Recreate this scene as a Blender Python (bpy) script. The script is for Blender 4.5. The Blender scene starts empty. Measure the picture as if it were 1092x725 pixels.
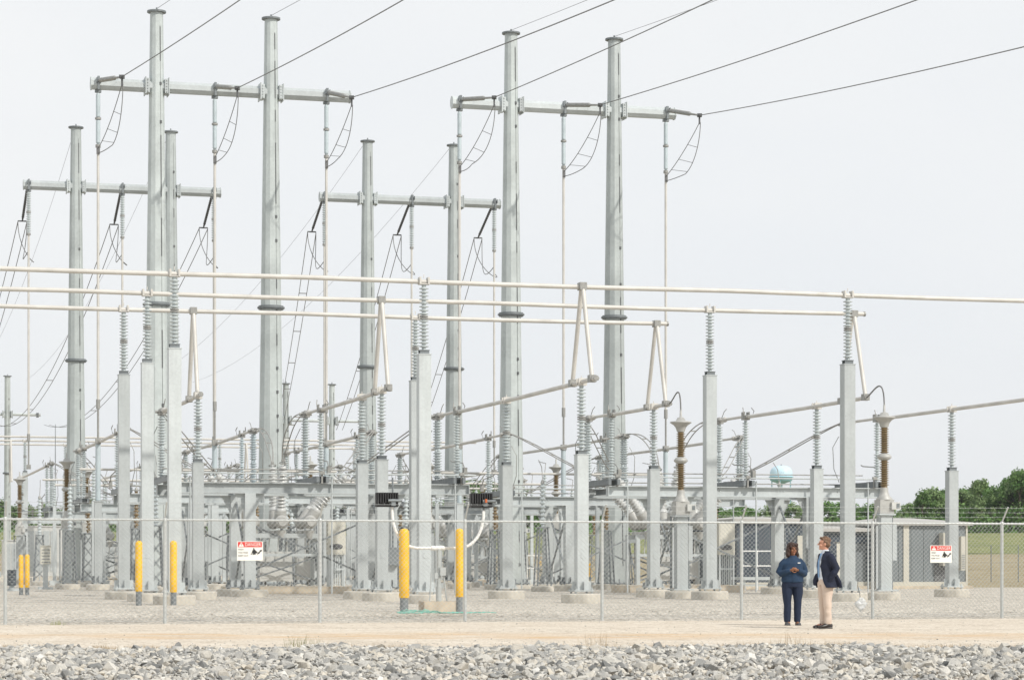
import bpy, bmesh, math, random
from mathutils import Vector, Matrix, noise
R = math.radians
random.seed(7)
scene = bpy.context.scene
COL = scene.collection

# ------------------------------------------------------------------ survey
F = 2590.0; U0 = 546.0; V0 = 600.0; EYE = 1.28      # focal length and horizon of the picture
TH = R(15.5); CT, ST = math.cos(TH), math.sin(TH)   # yard grid turned 15.5 deg from the line of sight

def W(s, t, z=0.0):                 # yard coordinates -> world
    return Vector((s*CT - t*ST, s*ST + t*CT, z))
def at(u, v, t):                    # point seen at (u, v) in the yard row t -> (s, z)
    k = (u-U0)/F; Y = t/(CT - ST*k)
    return (k*Y*CT + Y*ST, EYE-(v-V0)/F*Y)
def su(u, t): return at(u, 0, t)[0]
def atY(u, v, Y):
    return Vector(((u-U0)/F*Y, Y, EYE-(v-V0)/F*Y))
def sstep(a, b, x):
    q = min(1, max(0, (x-a)/(b-a))); return q*q*(3-2*q)
PAD = 0.16
def gz(t): return PAD*sstep(51.5, 57, t)

# ------------------------------------------------------------------ materials
def newmat(name):
    m = bpy.data.materials.new(name); m.use_nodes = True
    nt = m.node_tree; b = nt.nodes['Principled BSDF']
    return m, nt, b
def mat(name, col, rough=.5, metal=0.0, var=.12, scale=6.0, bump=0.0, bscale=60.0, spec=.5, col2=None, trans=0.0, island=0.0):
    m, nt, b = newmat(name)
    N, L = nt.nodes, nt.links
    tc = N.new('ShaderNodeTexCoord')
    nz = N.new('ShaderNodeTexNoise'); nz.inputs['Scale'].default_value = scale; nz.inputs['Detail'].default_value = 5
    L.new(tc.outputs['Object'], nz.inputs['Vector'])
    rp = N.new('ShaderNodeValToRGB')
    a = col; c2 = col2 or tuple(min(1, c*(1+var)) for c in col)
    c1 = tuple(c*(1-var) for c in a)
    rp.color_ramp.elements[0].position = .3; rp.color_ramp.elements[1].position = .7
    rp.color_ramp.elements[0].color = (*c1, 1); rp.color_ramp.elements[1].color = (*c2, 1)
    L.new(nz.outputs['Fac'], rp.inputs['Fac'])
    out = rp.outputs['Color']
    if island:
        ge = N.new('ShaderNodeNewGeometry'); oi = N.new('ShaderNodeObjectInfo')
        ad = N.new('ShaderNodeMath'); ad.operation = 'ADD'
        L.new(ge.outputs['Random Per Island'], ad.inputs[0]); L.new(oi.outputs['Random'], ad.inputs[1])
        fr = N.new('ShaderNodeMath'); fr.operation = 'FRACT'; L.new(ad.outputs[0], fr.inputs[0])
        mr = N.new('ShaderNodeMapRange'); mr.inputs['To Min'].default_value = 1-island; mr.inputs['To Max'].default_value = 1+island
        L.new(fr.outputs[0], mr.inputs['Value'])
        mx = N.new('ShaderNodeVectorMath'); mx.operation = 'SCALE'
        L.new(out, mx.inputs[0]); L.new(mr.outputs[0], mx.inputs['Scale']); out = mx.outputs[0]
    L.new(out, b.inputs['Base Color'])
    b.inputs['Roughness'].default_value = rough; b.inputs['Metallic'].default_value = metal
    b.inputs['Specular IOR Level'].default_value = spec
    if trans: b.inputs['Transmission Weight'].default_value = trans
    if bump:
        n2 = N.new('ShaderNodeTexNoise'); n2.inputs['Scale'].default_value = bscale; n2.inputs['Detail'].default_value = 4
        L.new(tc.outputs['Object'], n2.inputs['Vector'])
        bp = N.new('ShaderNodeBump'); bp.inputs['Strength'].default_value = bump; bp.inputs['Distance'].default_value = .02
        L.new(n2.outputs['Fac'], bp.inputs['Height']); L.new(bp.outputs[0], b.inputs['Normal'])
    return m

M = {}
def steel(name, col, sp=9.0):
    # hot dip galvanised: crystal spangle plus long weather streaks
    m, nt, b = newmat(name); N, L = nt.nodes, nt.links
    tc = N.new('ShaderNodeTexCoord')
    vo = N.new('ShaderNodeTexVoronoi'); vo.inputs['Scale'].default_value = sp*2.2
    L.new(tc.outputs['Object'], vo.inputs['Vector'])
    sep = N.new('ShaderNodeSeparateColor'); L.new(vo.outputs['Color'], sep.inputs[0])
    mp = N.new('ShaderNodeMapping'); mp.inputs['Scale'].default_value = (5, 5, .35)
    L.new(tc.outputs['Object'], mp.inputs['Vector'])
    nz = N.new('ShaderNodeTexNoise'); nz.inputs['Scale'].default_value = 1.3; nz.inputs['Detail'].default_value = 6
    L.new(mp.outputs[0], nz.inputs['Vector'])
    a = N.new('ShaderNodeMath'); a.operation = 'MULTIPLY_ADD'; a.inputs[1].default_value = .28; 
    L.new(sep.outputs[0], a.inputs[0])
    s = N.new('ShaderNodeMath'); s.operation = 'MULTIPLY'; s.inputs[1].default_value = .72
    L.new(nz.outputs['Fac'], s.inputs[0]); L.new(s.outputs[0], a.inputs[2])
    rp = N.new('ShaderNodeValToRGB')
    rp.color_ramp.elements[0].position = .25; rp.color_ramp.elements[1].position = .75
    rp.color_ramp.elements[0].color = (*[c*.92 for c in col], 1); rp.color_ramp.elements[1].color = (*[c*1.07 for c in col], 1)
    L.new(a.outputs[0], rp.inputs['Fac'])
    oi = N.new('ShaderNodeObjectInfo'); mr = N.new('ShaderNodeMapRange'); mr.inputs['To Min'].default_value = .86; mr.inputs['To Max'].default_value = 1.12
    L.new(oi.outputs['Random'], mr.inputs['Value'])
    n9 = N.new('ShaderNodeTexNoise'); n9.inputs['Scale'].default_value = .7; n9.inputs['Detail'].default_value = 5
    L.new(tc.outputs['Object'], n9.inputs['Vector'])
    m9 = N.new('ShaderNodeMapRange'); m9.inputs['From Min'].default_value = .3; m9.inputs['From Max'].default_value = .7; m9.inputs['To Min'].default_value = .86; m9.inputs['To Max'].default_value = 1.1
    L.new(n9.outputs['Fac'], m9.inputs['Value'])
    pm = N.new('ShaderNodeMath'); pm.operation = 'MULTIPLY'; L.new(mr.outputs[0], pm.inputs[0]); L.new(m9.outputs[0], pm.inputs[1])
    sx = N.new('ShaderNodeVectorMath'); sx.operation = 'SCALE'; L.new(rp.outputs['Color'], sx.inputs[0]); L.new(pm.outputs[0], sx.inputs['Scale'])
    L.new(sx.outputs[0], b.inputs['Base Color'])
    b.inputs['Metallic'].default_value = .15; b.inputs['Roughness'].default_value = .5
    return m
M['steel'] = steel('galvanised_steel', (.475, .51, .515))
M['pole'] = steel('galvanised_pole', (.45, .49, .485), 4)
M['steel_dark'] = steel('weathered_steel', (.19, .21, .22))
M['alu'] = mat('aluminium_tube', (.56, .545, .51), .55, .12, .12, 1.3)
M['fit'] = mat('cast_fittings', (.30, .30, .285), .5, .2, .2, 12)
M['bolt'] = mat('dark_hardware', (.12, .125, .13), .6, .2, .2, 20)
M['cable'] = mat('weathered_cable', (.17, .17, .17), .7, 0, .15, 5)
M['twin'] = mat('stranded_aluminium', (.30, .295, .28), .6, .1, .2, 5)
M['ins'] = mat('grey_glaze', (.47, .52, .53), .2, 0, .06, 3)
M['poly'] = mat('polymer_insulator', (.46, .53, .56), .45, 0, .06, 3)
M['polyd'] = mat('dark_polymer', (.06, .062, .065), .5, 0, .1, 3)
M['brown'] = mat('brown_glaze', (.20, .145, .075), .2, 0, .15, 3)
M['bush'] = mat('bushing_glaze', (.52, .53, .52), .3, 0, .05, 3)
M['tank'] = mat('tank_paint', (.54, .545, .525), .4, 0, .06, 4)
M['greymetal'] = mat('grey_casting', (.42, .42, .40), .5, .1, .1, 6)
M['cab'] = mat('cabinet_paint', (.60, .585, .51), .45, 0, .05, 4)
M['conc'] = mat('concrete', (.50, .47, .41), .9, 0, .2, 4, .4, 50)
M['conc2'] = mat('stained_concrete', (.52, .45, .35), .9, 0, .2, 3, .4, 50)
M['yellow'] = mat('yellow_sleeve', (.80, .46, .014), .5, 0, .16, 3)
M['fence'] = mat('fence_wire', (.54, .56, .55), .45, .2, .08, 8)
M['mesh'] = mat('chain_link_wire', (.47, .49, .485), .45, .2, .08, 8)
M['white'] = mat('white_paint', (.80, .80, .78), .4, 0, .04, 4)
M['signw'] = mat('sign_white', (.80, .79, .74), .5, 0, .03, 4)
M['signr'] = mat('sign_red', (.62, .035, .03), .5, 0, .06, 8)
M['signk'] = mat('sign_black', (.02, .02, .02), .6, 0, .1, 8)
M['black'] = mat('black_casting', (.022, .022, .024), .5, 0, .2, 9)
M['orange'] = mat('orange_plastic', (.55, .12, .03), .5)
M['teal'] = mat('teal_mesh', (.22, .52, .43), .8, 0, .25, 5)
M['bag'] = mat('plastic_film', (.66, .68, .69), .3, 0, .05, 5)
M['slate'] = mat('slate_cladding', (.045, .062, .082), .6, 0, .08, 1)
M['slate2'] = mat('slate_cladding_pale', (.165, .187, .197), .6, 0, .06, 1)
M['beige'] = mat('beige_panel', (.52, .50, .43), .6, 0, .06, 1)
M['roof'] = mat('pale_roof', (.42, .41, .385), .6, 0, .08, 1)
M['aqua'] = mat('aqua_paint', (.24, .48, .55), .5, 0, .06, .2)
M['tankblue'] = mat('pale_blue_paint', (.56, .76, .88), .5, 0, .05, .2)
M['trunk'] = mat('bark', (.11, .085, .06), .9, 0, .3, 3)

def leafmat(name, c1, c2):
    m, nt, b = newmat(name); N, L = nt.nodes, nt.links
    ge = N.new('ShaderNodeNewGeometry'); oi = N.new('ShaderNodeObjectInfo')
    rp = N.new('ShaderNodeValToRGB')
    rp.color_ramp.elements[0].color = (*c1, 1); rp.color_ramp.elements[1].color = (*c2, 1)
    L.new(ge.outputs['Random Per Island'], rp.inputs['Fac'])
    mr = N.new('ShaderNodeMapRange'); mr.inputs['To Min'].default_value = .75; mr.inputs['To Max'].default_value = 1.3
    L.new(oi.outputs['Random'], mr.inputs['Value'])
    mx = N.new('ShaderNodeVectorMath'); mx.operation = 'SCALE'
    L.new(rp.outputs['Color'], mx.inputs[0]); L.new(mr.outputs[0], mx.inputs['Scale'])
    L.new(mx.outputs[0], b.inputs['Base Color']); b.inputs['Roughness'].default_value = .7
    b.inputs['Specular IOR Level'].default_value = .2
    tr = N.new('ShaderNodeBsdfTranslucent'); L.new(mx.outputs[0], tr.inputs['Color'])
    mix = N.new('ShaderNodeMixShader'); mix.inputs[0].default_value = .3
    L.new(b.outputs[0], mix.inputs[1]); L.new(tr.outputs[0], mix.inputs[2])
    L.new(mix.outputs[0], N['Material Output'].inputs['Surface'])
    return m
M['leaf'] = leafmat('green_leaves', (.08, .175, .045), (.20, .325, .105))
M['leaf2'] = leafmat('pale_leaves', (.12, .195, .075), (.26, .35, .155))
M['dry'] = leafmat('dry_stems', (.30, .225, .14), (.55, .45, .31))
M['weed'] = leafmat('weed_blades', (.14, .18, .05), (.36, .36, .15))

def groundmat(name, cols, fine=22.0, big=.5, bump=.6, band=None, speck=.5):
    """speckled loose stone: per-stone tone from Voronoi cells over broad patches"""
    m, nt, b = newmat(name); N, L = nt.nodes, nt.links
    tc = N.new('ShaderNodeTexCoord')
    vo = N.new('ShaderNodeTexVoronoi'); vo.inputs['Scale'].default_value = fine
    L.new(tc.outputs['Object'], vo.inputs['Vector'])
    sep = N.new('ShaderNodeSeparateColor'); L.new(vo.outputs['Color'], sep.inputs[0])
    nz = N.new('ShaderNodeTexNoise'); nz.inputs['Scale'].default_value = big; nz.inputs['Detail'].default_value = 8
    nz.inputs['Roughness'].default_value = .65
    L.new(tc.outputs['Object'], nz.inputs['Vector'])
    mixf = N.new('ShaderNodeMix'); mixf.data_type = 'FLOAT'; mixf.inputs[0].default_value = speck
    L.new(nz.outputs['Fac'], mixf.inputs[2]); L.new(sep.outputs[0], mixf.inputs[3])
    rp = N.new('ShaderNodeValToRGB'); e = rp.color_ramp.elements
    e[0].position = .2; e[1].position = .8
    e[0].color = (*cols[0], 1); e[1].color = (*cols[-1], 1)
    for i, c in enumerate(cols[1:-1]):
        x = e.new(.2+.6*(i+1)/(len(cols)-1)); x.color = (*c, 1)
    L.new(mixf.outputs[0], rp.inputs['Fac'])
    out = rp.outputs['Color']
    if band:
        nz.inputs['Scale'].default_value = .8; rp.color_ramp.elements[0].position = .28; rp.color_ramp.elements[-1].position = .72
        # tan wheel track worn along the road (object Y runs across the road)
        y0, wd, bc = band
        sx = N.new('ShaderNodeSeparateXYZ'); L.new(tc.outputs['Object'], sx.inputs[0])
        n3 = N.new('ShaderNodeTexNoise'); n3.inputs['Scale'].default_value = .22; n3.inputs['Detail'].default_value = 6
        L.new(tc.outputs['Object'], n3.inputs['Vector'])
        w = N.new('ShaderNodeMath'); w.operation = 'MULTIPLY_ADD'; w.inputs[1].default_value = 3.2
        L.new(n3.outputs['Fac'], w.inputs[0]); L.new(sx.outputs[1], w.inputs[2])
        su_ = N.new('ShaderNodeMath'); su_.operation = 'SUBTRACT'; su_.inputs[1].default_value = y0+1.6
        L.new(w.outputs[0], su_.inputs[0])
        ab = N.new('ShaderNodeMath'); ab.operation = 'ABSOLUTE'; L.new(su_.outputs[0], ab.inputs[0])
        mr = N.new('ShaderNodeMapRange'); mr.interpolation_type = 'SMOOTHSTEP'
        mr.inputs['From Min'].default_value = wd*.25; mr.inputs['From Max'].default_value = wd
        mr.inputs['To Min'].default_value = .95; mr.inputs['To Max'].default_value = 0
        L.new(ab.outputs[0], mr.inputs['Value'])
        n4 = N.new('ShaderNodeTexNoise'); n4.inputs['Scale'].default_value = 1.6; n4.inputs['Detail'].default_value = 7
        mp = N.new('ShaderNodeMapping'); mp.inputs['Scale'].default_value = (.35, 1, 1)
        L.new(tc.outputs['Object'], mp.inputs['Vector']); L.new(mp.outputs[0], n4.inputs['Vector'])
        mu = N.new('ShaderNodeMath'); mu.operation = 'MULTIPLY'
        cr = N.new('ShaderNodeMapRange'); cr.inputs['From Min'].default_value = .35; cr.inputs['From Max'].default_value = .65
        L.new(n4.outputs['Fac'], cr.inputs['Value'])
        L.new(mr.outputs[0], mu.inputs[0]); L.new(cr.outputs[0], mu.inputs[1])
        mc = N.new('ShaderNodeMix'); mc.data_type = 'RGBA'
        L.new(mu.outputs[0], mc.inputs[0]); L.new(out, mc.inputs[6]); mc.inputs[7].default_value = (*bc, 1)
        out = mc.outputs[2]
    L.new(out, b.inputs['Base Color']); b.inputs['Roughness'].default_value = .95
    b.inputs['Specular IOR Level'].default_value = .15
    bp = N.new('ShaderNodeBump'); bp.inputs['Strength'].default_value = bump; bp.inputs['Distance'].default_value = .03
    L.new(mixf.outputs[0], bp.inputs['Height']); L.new(bp.outputs[0], b.inputs['Normal'])
    return m
M['yard'] = groundmat('yard_gravel', [(.15, .135, .11), (.45, .41, .35), (.575, .53, .46), (.71, .665, .59)], 19, .35, .6, None, .62)
M['road'] = groundmat('sandy_gravel', [(.40, .34, .27), (.57, .50, .41), (.63, .565, .475), (.70, .645, .56)], 22, .45, .6, (42.8, 2.5, (.57, .41, .25)), .42)
M['field'] = groundmat('dry_field', [(.14, .12, .065), (.28, .235, .145), (.34, .29, .19), (.40, .35, .245)], 3, .12, .6, None, .4)
M['bank'] = groundmat('mown_bank', [(.11, .13, .05), (.17, .195, .075), (.22, .235, .10), (.28, .27, .13)], 2, .06, .5, None, .35)
def rockmat():
    m, nt, b = newmat('limestone_riprap'); N, L = nt.nodes, nt.links
    ge = N.new('ShaderNodeNewGeometry'); oi = N.new('ShaderNodeObjectInfo'); tc = N.new('ShaderNodeTexCoord')
    ad = N.new('ShaderNodeMath'); L.new(ge.outputs['Random Per Island'], ad.inputs[0]); L.new(oi.outputs['Random'], ad.inputs[1])
    fr = N.new('ShaderNodeMath'); fr.operation = 'FRACT'; L.new(ad.outputs[0], fr.inputs[0])
    rp = N.new('ShaderNodeValToRGB'); e = rp.color_ramp.elements
    e[0].color = (.17, .172, .168, 1); e[1].color = (.64, .63, .60, 1)
    for p, c in ((.15, (.30, .30, .29)), (.4, (.425, .415, .39)), (.7, (.51, .495, .455)), (.9, (.53, .49, .42))):
        x = e.new(p); x.color = (*c, 1)
    L.new(fr.outputs[0], rp.inputs['Fac'])
    nz = N.new('ShaderNodeTexNoise'); nz.inputs['Scale'].default_value = 9; nz.inputs['Detail'].default_value = 8
    L.new(tc.outputs['Object'], nz.inputs['Vector'])
    mr = N.new('ShaderNodeMapRange'); mr.inputs['To Min'].default_value = .65; mr.inputs['To Max'].default_value = 1.35
    L.new(nz.outputs['Fac'], mr.inputs['Value'])
    mx = N.new('ShaderNodeVectorMath'); mx.operation = 'SCALE'
    L.new(rp.outputs[0], mx.inputs[0]); L.new(mr.outputs[0], mx.inputs['Scale'])
    L.new(mx.outputs[0], b.inputs['Base Color']); b.inputs['Roughness'].default_value = .9; b.inputs['Specular IOR Level'].default_value = .2
    bp = N.new('ShaderNodeBump'); bp.inputs['Strength'].default_value = .5; bp.inputs['Distance'].default_value = .02
    n2 = N.new('ShaderNodeTexNoise'); n2.inputs['Scale'].default_value = 30; n2.inputs['Detail'].default_value = 5
    L.new(tc.outputs['Object'], n2.inputs['Vector'])
    L.new(n2.outputs['Fac'], bp.inputs['Height']); L.new(bp.outputs[0], b.inputs['Normal'])
    return m
M['rock'] = rockmat()

# ------------------------------------------------------------------ mesh builder
class MB:
    def __init__(self): self.v = []; self.f = []; self.sm = []
    def add(self, vs, fs, smooth=False):
        o = len(self.v); self.v += [tuple(p) for p in vs]
        self.f += [tuple(i+o for i in f) for f in fs]; self.sm += [smooth]*len(fs)
        return self
    def box(self, c, d, rot=None):
        x, y, z = d[0]/2, d[1]/2, d[2]/2
        vs = [Vector(p) for p in ((-x,-y,-z),(x,-y,-z),(x,y,-z),(-x,y,-z),(-x,-y,z),(x,-y,z),(x,y,z),(-x,y,z))]
        if rot is not None: vs = [rot @ p for p in vs]
        c = Vector(c)
        return self.add([p+c for p in vs], [(0,3,2,1),(4,5,6,7),(0,1,5,4),(1,2,6,5),(2,3,7,6),(3,0,4,7)])
    def bar(self, p0, p1, w, h=None):
        p0, p1 = Vector(p0), Vector(p1); d = p1-p0
        q = d.to_track_quat('Z', 'Y').to_matrix()
        return self.box((p0+p1)/2, (w, h or w, d.length), q)
    def cone(self, p0, p1, r0, r1=None, seg=12, smooth=True, caps=True, spin=0.0):
        r1 = r0 if r1 is None else r1
        p0, p1 = Vector(p0), Vector(p1); d = p1-p0
        q = d.to_track_quat('Z', 'Y').to_matrix()
        vs = []
        for p, r in ((p0, r0), (p1, r1)):
            for i in range(seg):
                a = 2*math.pi*i/seg+spin; vs.append(p + q @ Vector((r*math.cos(a), r*math.sin(a), 0)))
        fs = [(i, (i+1) % seg, seg+(i+1) % seg, seg+i) for i in range(seg)]
        self.add(vs, fs, smooth)
        if caps:
            self.add(vs[:seg], [tuple(reversed(range(seg)))]); self.add(vs[seg:], [tuple(range(seg))])
        return self
    def tube(self, pts, r, seg=6, smooth=True):
        pts = [Vector(p) for p in pts]; n = len(pts)
        vs = []; up = Vector((0, 0, 1))
        for i, p in enumerate(pts):
            d = (pts[min(i+1, n-1)]-pts[max(i-1, 0)]).normalized()
            a = d.cross(up)
            if a.length < 1e-3: a = d.cross(Vector((1, 0, 0)))
            a.normalize(); b = a.cross(d)
            for k in range(seg):
                w = 2*math.pi*k/seg; vs.append(p + a*(r*math.cos(w)) + b*(r*math.sin(w)))
        fs = [(i*seg+k, i*seg+(k+1) % seg, (i+1)*seg+(k+1) % seg, (i+1)*seg+k) for i in range(n-1) for k in range(seg)]
        self.add(vs, fs, smooth)
        self.add(vs[:seg], [tuple(reversed(range(seg)))]); self.add(vs[-seg:], [tuple(range(seg))])
        return self
    def lathe(self, prof, base=(0, 0, 0), axis=(0, 0, 1), seg=14, smooth=True):
        q = Vector(axis).to_track_quat('Z', 'Y').to_matrix(); b = Vector(base)
        vs = []
        for r, z in prof:
            for i in range(seg):
                a = 2*math.pi*i/seg; vs.append(b + q @ Vector((r*math.cos(a), r*math.sin(a), z)))
        n = len(prof)
        fs = [(j*seg+i, j*seg+(i+1) % seg, (j+1)*seg+(i+1) % seg, (j+1)*seg+i) for j in range(n-1) for i in range(seg)]
        self.add(vs, fs, smooth)
        self.add(vs[:seg], [tuple(reversed(range(seg)))]); self.add(vs[-seg:], [tuple(range(seg))])
        return self
    def ell(self, c, r, seg=12, rings=8, rot=None):
        c = Vector(c); vs = []; fs = []
        for j in range(1, rings):
            p = math.pi*j/rings
            for i in range(seg):
                a = 2*math.pi*i/seg
                q = Vector((r[0]*math.sin(p)*math.cos(a), r[1]*math.sin(p)*math.sin(a), r[2]*math.cos(p)))
                vs.append(c + (rot @ q if rot is not None else q))
        top = Vector((0, 0, r[2])); 
        vs.append(c + (rot @ top if rot is not None else top)); vs.append(c - (rot @ top if rot is not None else top))
        T, B = len(vs)-2, len(vs)-1
        for j in range(rings-2):
            for i in range(seg):
                fs.append((j*seg+i, (j+1)*seg+i, (j+1)*seg+(i+1) % seg, j*seg+(i+1) % seg))
        for i in range(seg):
            fs.append((T, i, (i+1) % seg)); k = (rings-2)*seg; fs.append((B, k+(i+1) % seg, k+i))
        return self.add(vs, fs, True)
    def loft(self, rings, seg=14):
        """closed tube through (centre, rx, ry) rings lying across the run of the centres; rx along the ring's sideways axis"""
        n = len(rings); C = [Vector(r[0]) for r in rings]; vs = []
        for i in range(n):
            d = (C[min(i+1, n-1)]-C[max(i-1, 0)]).normalized()
            side = Vector((1, 0, 0)) - d*d.x
            if side.length < .3: side = Vector((0, 1, 0)) - d*d.y
            side.normalize(); oth = d.cross(side)
            for k in range(seg):
                a = 2*math.pi*k/seg
                vs.append(C[i] + side*(rings[i][1]*math.cos(a)) + oth*(rings[i][2]*math.sin(a)))
        fs = [(i*seg+k, i*seg+(k+1) % seg, (i+1)*seg+(k+1) % seg, (i+1)*seg+k) for i in range(n-1) for k in range(seg)]
        self.add(vs, fs, True)
        self.add(vs[:seg], [tuple(reversed(range(seg)))]); self.add(vs[-seg:], [tuple(range(seg))])
        return self
    def mesh(self, name, m):
        me = bpy.data.meshes.new(name); me.from_pydata(self.v, [], self.f)
        me.polygons.foreach_set('use_smooth', self.sm)
        if m is not None: me.materials.append(m)
        me.update(); return me
    def build(self, name, m, parent=None):
        return put(name, self.mesh(name, m), parent)

def put(name, me, parent=None):
    o = bpy.data.objects.new(name, me); COL.objects.link(o)
    if parent is not None: o.parent = parent
    return o
CACHE = {}
def shared(key, fn, name, m, parent):
    if key not in CACHE: CACHE[key] = fn().mesh(name, m)
    return put(name, CACHE[key], parent)
def tag(o, label, cat, group=None, kind=None):
    if label: o['label'] = label
    if cat: o['category'] = cat
    if group: o['group'] = group
    if kind: o['kind'] = kind
    return o
def thing(name, label, cat, loc=(0, 0, 0), rz=0.0, group=None):
    o = bpy.data.objects.new(name, None); COL.objects.link(o)
    o.location = loc; o.rotation_euler = (0, 0, rz); o.empty_display_size = .3
    return tag(o, label, cat, group)
def yard(name, label, cat, s, t, z=None, group=None):       # a thing standing in the yard, turned with the yard grid
    return thing(name, label, cat, W(s, t, gz(t) if z is None else z), TH, group)
def bez(p0, p1, p2, p3, n=16):
    p0, p1, p2, p3 = map(Vector, (p0, p1, p2, p3)); out = []
    for i in range(n+1):
        q = i/n; out.append(p0*(1-q)**3 + p1*3*q*(1-q)**2 + p2*3*q*q*(1-q) + p3*q**3)
    return out

def sheds(h, rc, rs, n, unit=1, tip=.05):
    """profile of a ribbed insulator of one or more stacked units"""
    pr = []; uh = h/unit
    for k in range(unit):
        z0 = k*uh
        pr += [(rc*1.15, z0), (rc*1.15, z0+tip), (rc, z0+tip)]
        st = (uh-2*tip)/n
        for i in range(n):
            z = z0+tip+i*st
            pr += [(rc, z+st*.15), (rs, z+st*.42), (rs, z+st*.55), (rc, z+st*.85)]
        pr += [(rc, z0+uh-tip), (rc*1.15, z0+uh-tip), (rc*1.15, z0+uh)]
    return pr

# ------------------------------------------------------------------ substation equipment (local axes: x along the buses, y away from the fence)
ZH, ZL = 9.1, 6.4                   # height of the high and of the low tubular buses
PH = [10.6, 15.55, 20.25, 25.75, 30.7, 35.7]      # the six phase lines
TB = [65.6, 70.6, 75.2]             # rows of the three high buses

def baseplate(w, pw, z):
    m = MB().box((0, 0, z+.02), (pw, pw, .04))
    for sx in (-1, 1):
        for sy in (-1, 1):
            q = pw/2-.06
            m.cone((sx*q, sy*q, z-.06), (sx*q, sy*q, z+.12), .018, seg=6)
            m.cone((sx*q, sy*q, z+.04), (sx*q, sy*q, z+.085), .036, seg=6)
            m.cone((sx*q, sy*q, z-.05), (sx*q, sy*q, z-.005), .036, seg=6)
    for sx, sy, a, b in ((1, 0, .02, w), (-1, 0, .02, w)):
        m.box((sx*(w/2+.06), 0, z+.16), (.12, .016, .24))
        m.box((0, sx*(w/2+.06), z+.16), (.016, .12, .24))
    return m
def pier(r, h):
    return MB().lathe([(r, -.2), (r, h-.03), (r-.03, h), (0.01, h+.006)], seg=28, smooth=False)
def insulator_part(h, rc, rs, n, unit, z, parent, m='ins', seg=14, name='insulator', key=''):
    o = shared(('ins', h, rc, rs, n, unit, seg, m), lambda: MB().lathe(sheds(h, rc, rs, n, unit), seg=seg), name, M[m], parent)
    o.location = (0, 0, z); return o
def flange_ring(z, r, parent):
    o = shared(('fl', r), lambda: MB().cone((0, 0, -.05), (0, 0, -.012), r, seg=14).cone((0, 0, .012), (0, 0, .05), r, seg=14), 'flange', M['fit'], parent)
    o.location = (0, 0, z); return o
def bus_support(s, t, ztop, zbus, along, label, group, w=.34, pr=.58):
    th = yard('bus_support', label, 'bus support', s, t, None, group)
    zc = ztop-PAD; zb = zbus-PAD
    shared(('pier', pr), lambda: pier(pr, .26), 'foundation', M['conc'], th)
    shared(('bp', w), lambda: baseplate(w, w+.26, .32), 'base_plate', M['steel'], th)
    def col():
        m = MB().box((0, 0, (zc+.34)/2), (w, w, zc-.34))
        m.box((0, 0, zc+.012), (w+.03, w+.03, .024))
        m.box((0, -w/2-.006, 1.35), (.12, .012, .18))
        return m
    shared(('col', w, round(zc, 2)), col, 'column', M['steel'], th)
    shared(('cap', round(zc, 2)), lambda: MB().box((0, .1, zc+.07), (.26, .02, .09)).box((0, -.1, zc+.07), (.26, .02, .09)).box((0, 0, zc+.125), (.28, .26, .02)), 'cap_bracket', M['steel_dark'], th)
    hi = zb-.11-(zc+.135)
    ins = insulator_part(round(hi, 3), 0.055, .135, 8, 2, zc+.135, th)
    flange_ring(hi/2, .12, ins)
    def clamp():
        m = MB().box((0, 0, zb-.09), (.3, .2, .03) if along == 'x' else (.2, .3, .03))
        for q in (-.12, .12):
            c = (q, 0, zb) if along == 'x' else (0, q, zb)
            d = (.05, .24, .2) if along == 'x' else (.24, .05, .2)
            m.box(c, d)
        m.box((0, 0, zb+.13), (.02, .02, .1))
        return m
    shared(('clamp', along, round(zb, 2)), clamp, 'bus_clamp', M['alu'], th)
    return th

GR_HS = 'tall supports of the high tubular buses'
GR_LS = 'short supports of the low tubular buses'
hs = [(0, 186, 'tall bus support column behind the right one of the two front-left yellow bollards'),
      (0, 452, 'thick tall bus support column left of centre, in front of a thinner column'),
      (0, 904, 'tall bus support column behind the man in the navy jacket, carrying the top tube'),
      (1, 157, 'tall bus support column between the two leftmost tall columns, behind a yellow bollard'),
      (1, 757, 'tall bus support column right of centre standing beside a pale cabinet'),
      (2, 132, 'leftmost tall bus support column, shortest looking of the three at left'),
      (2, 443, 'thinner tall bus support column half hidden behind the thick one left of centre')]
for k, u, lab in hs:
    bus_support(su(u, TB[k]), TB[k], 7.05, ZH, 'x', lab, GR_HS)
ls = [(211, 74.2, 'short bus support column under the first inclined tube from the left'),
      (386, 73.6, 'short bus support column left of a similar one, under the second inclined tube'),
      (407, 70.5, 'short bus support column close to the lower end of the second A-frame'),
      (540, 73.8, 'short bus support column in front of the pole at picture centre'),
      (620, 65.7, 'short bus support column under the A-frame right of centre, nearest to the fence'),
      (697, 75.4, 'short bus support column left of the brown voltage transformer right of centre'),
      (871, 73.7, 'short bus support column between the two people, behind the fence'),
      (1015, 74.0, 'short bus support column at the right beside the danger sign and grey building')]
for u, t, lab in ls:
    bus_support(su(u, t), t, 4.33, ZL, 'y', lab, GR_LS, w=.33)

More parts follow.
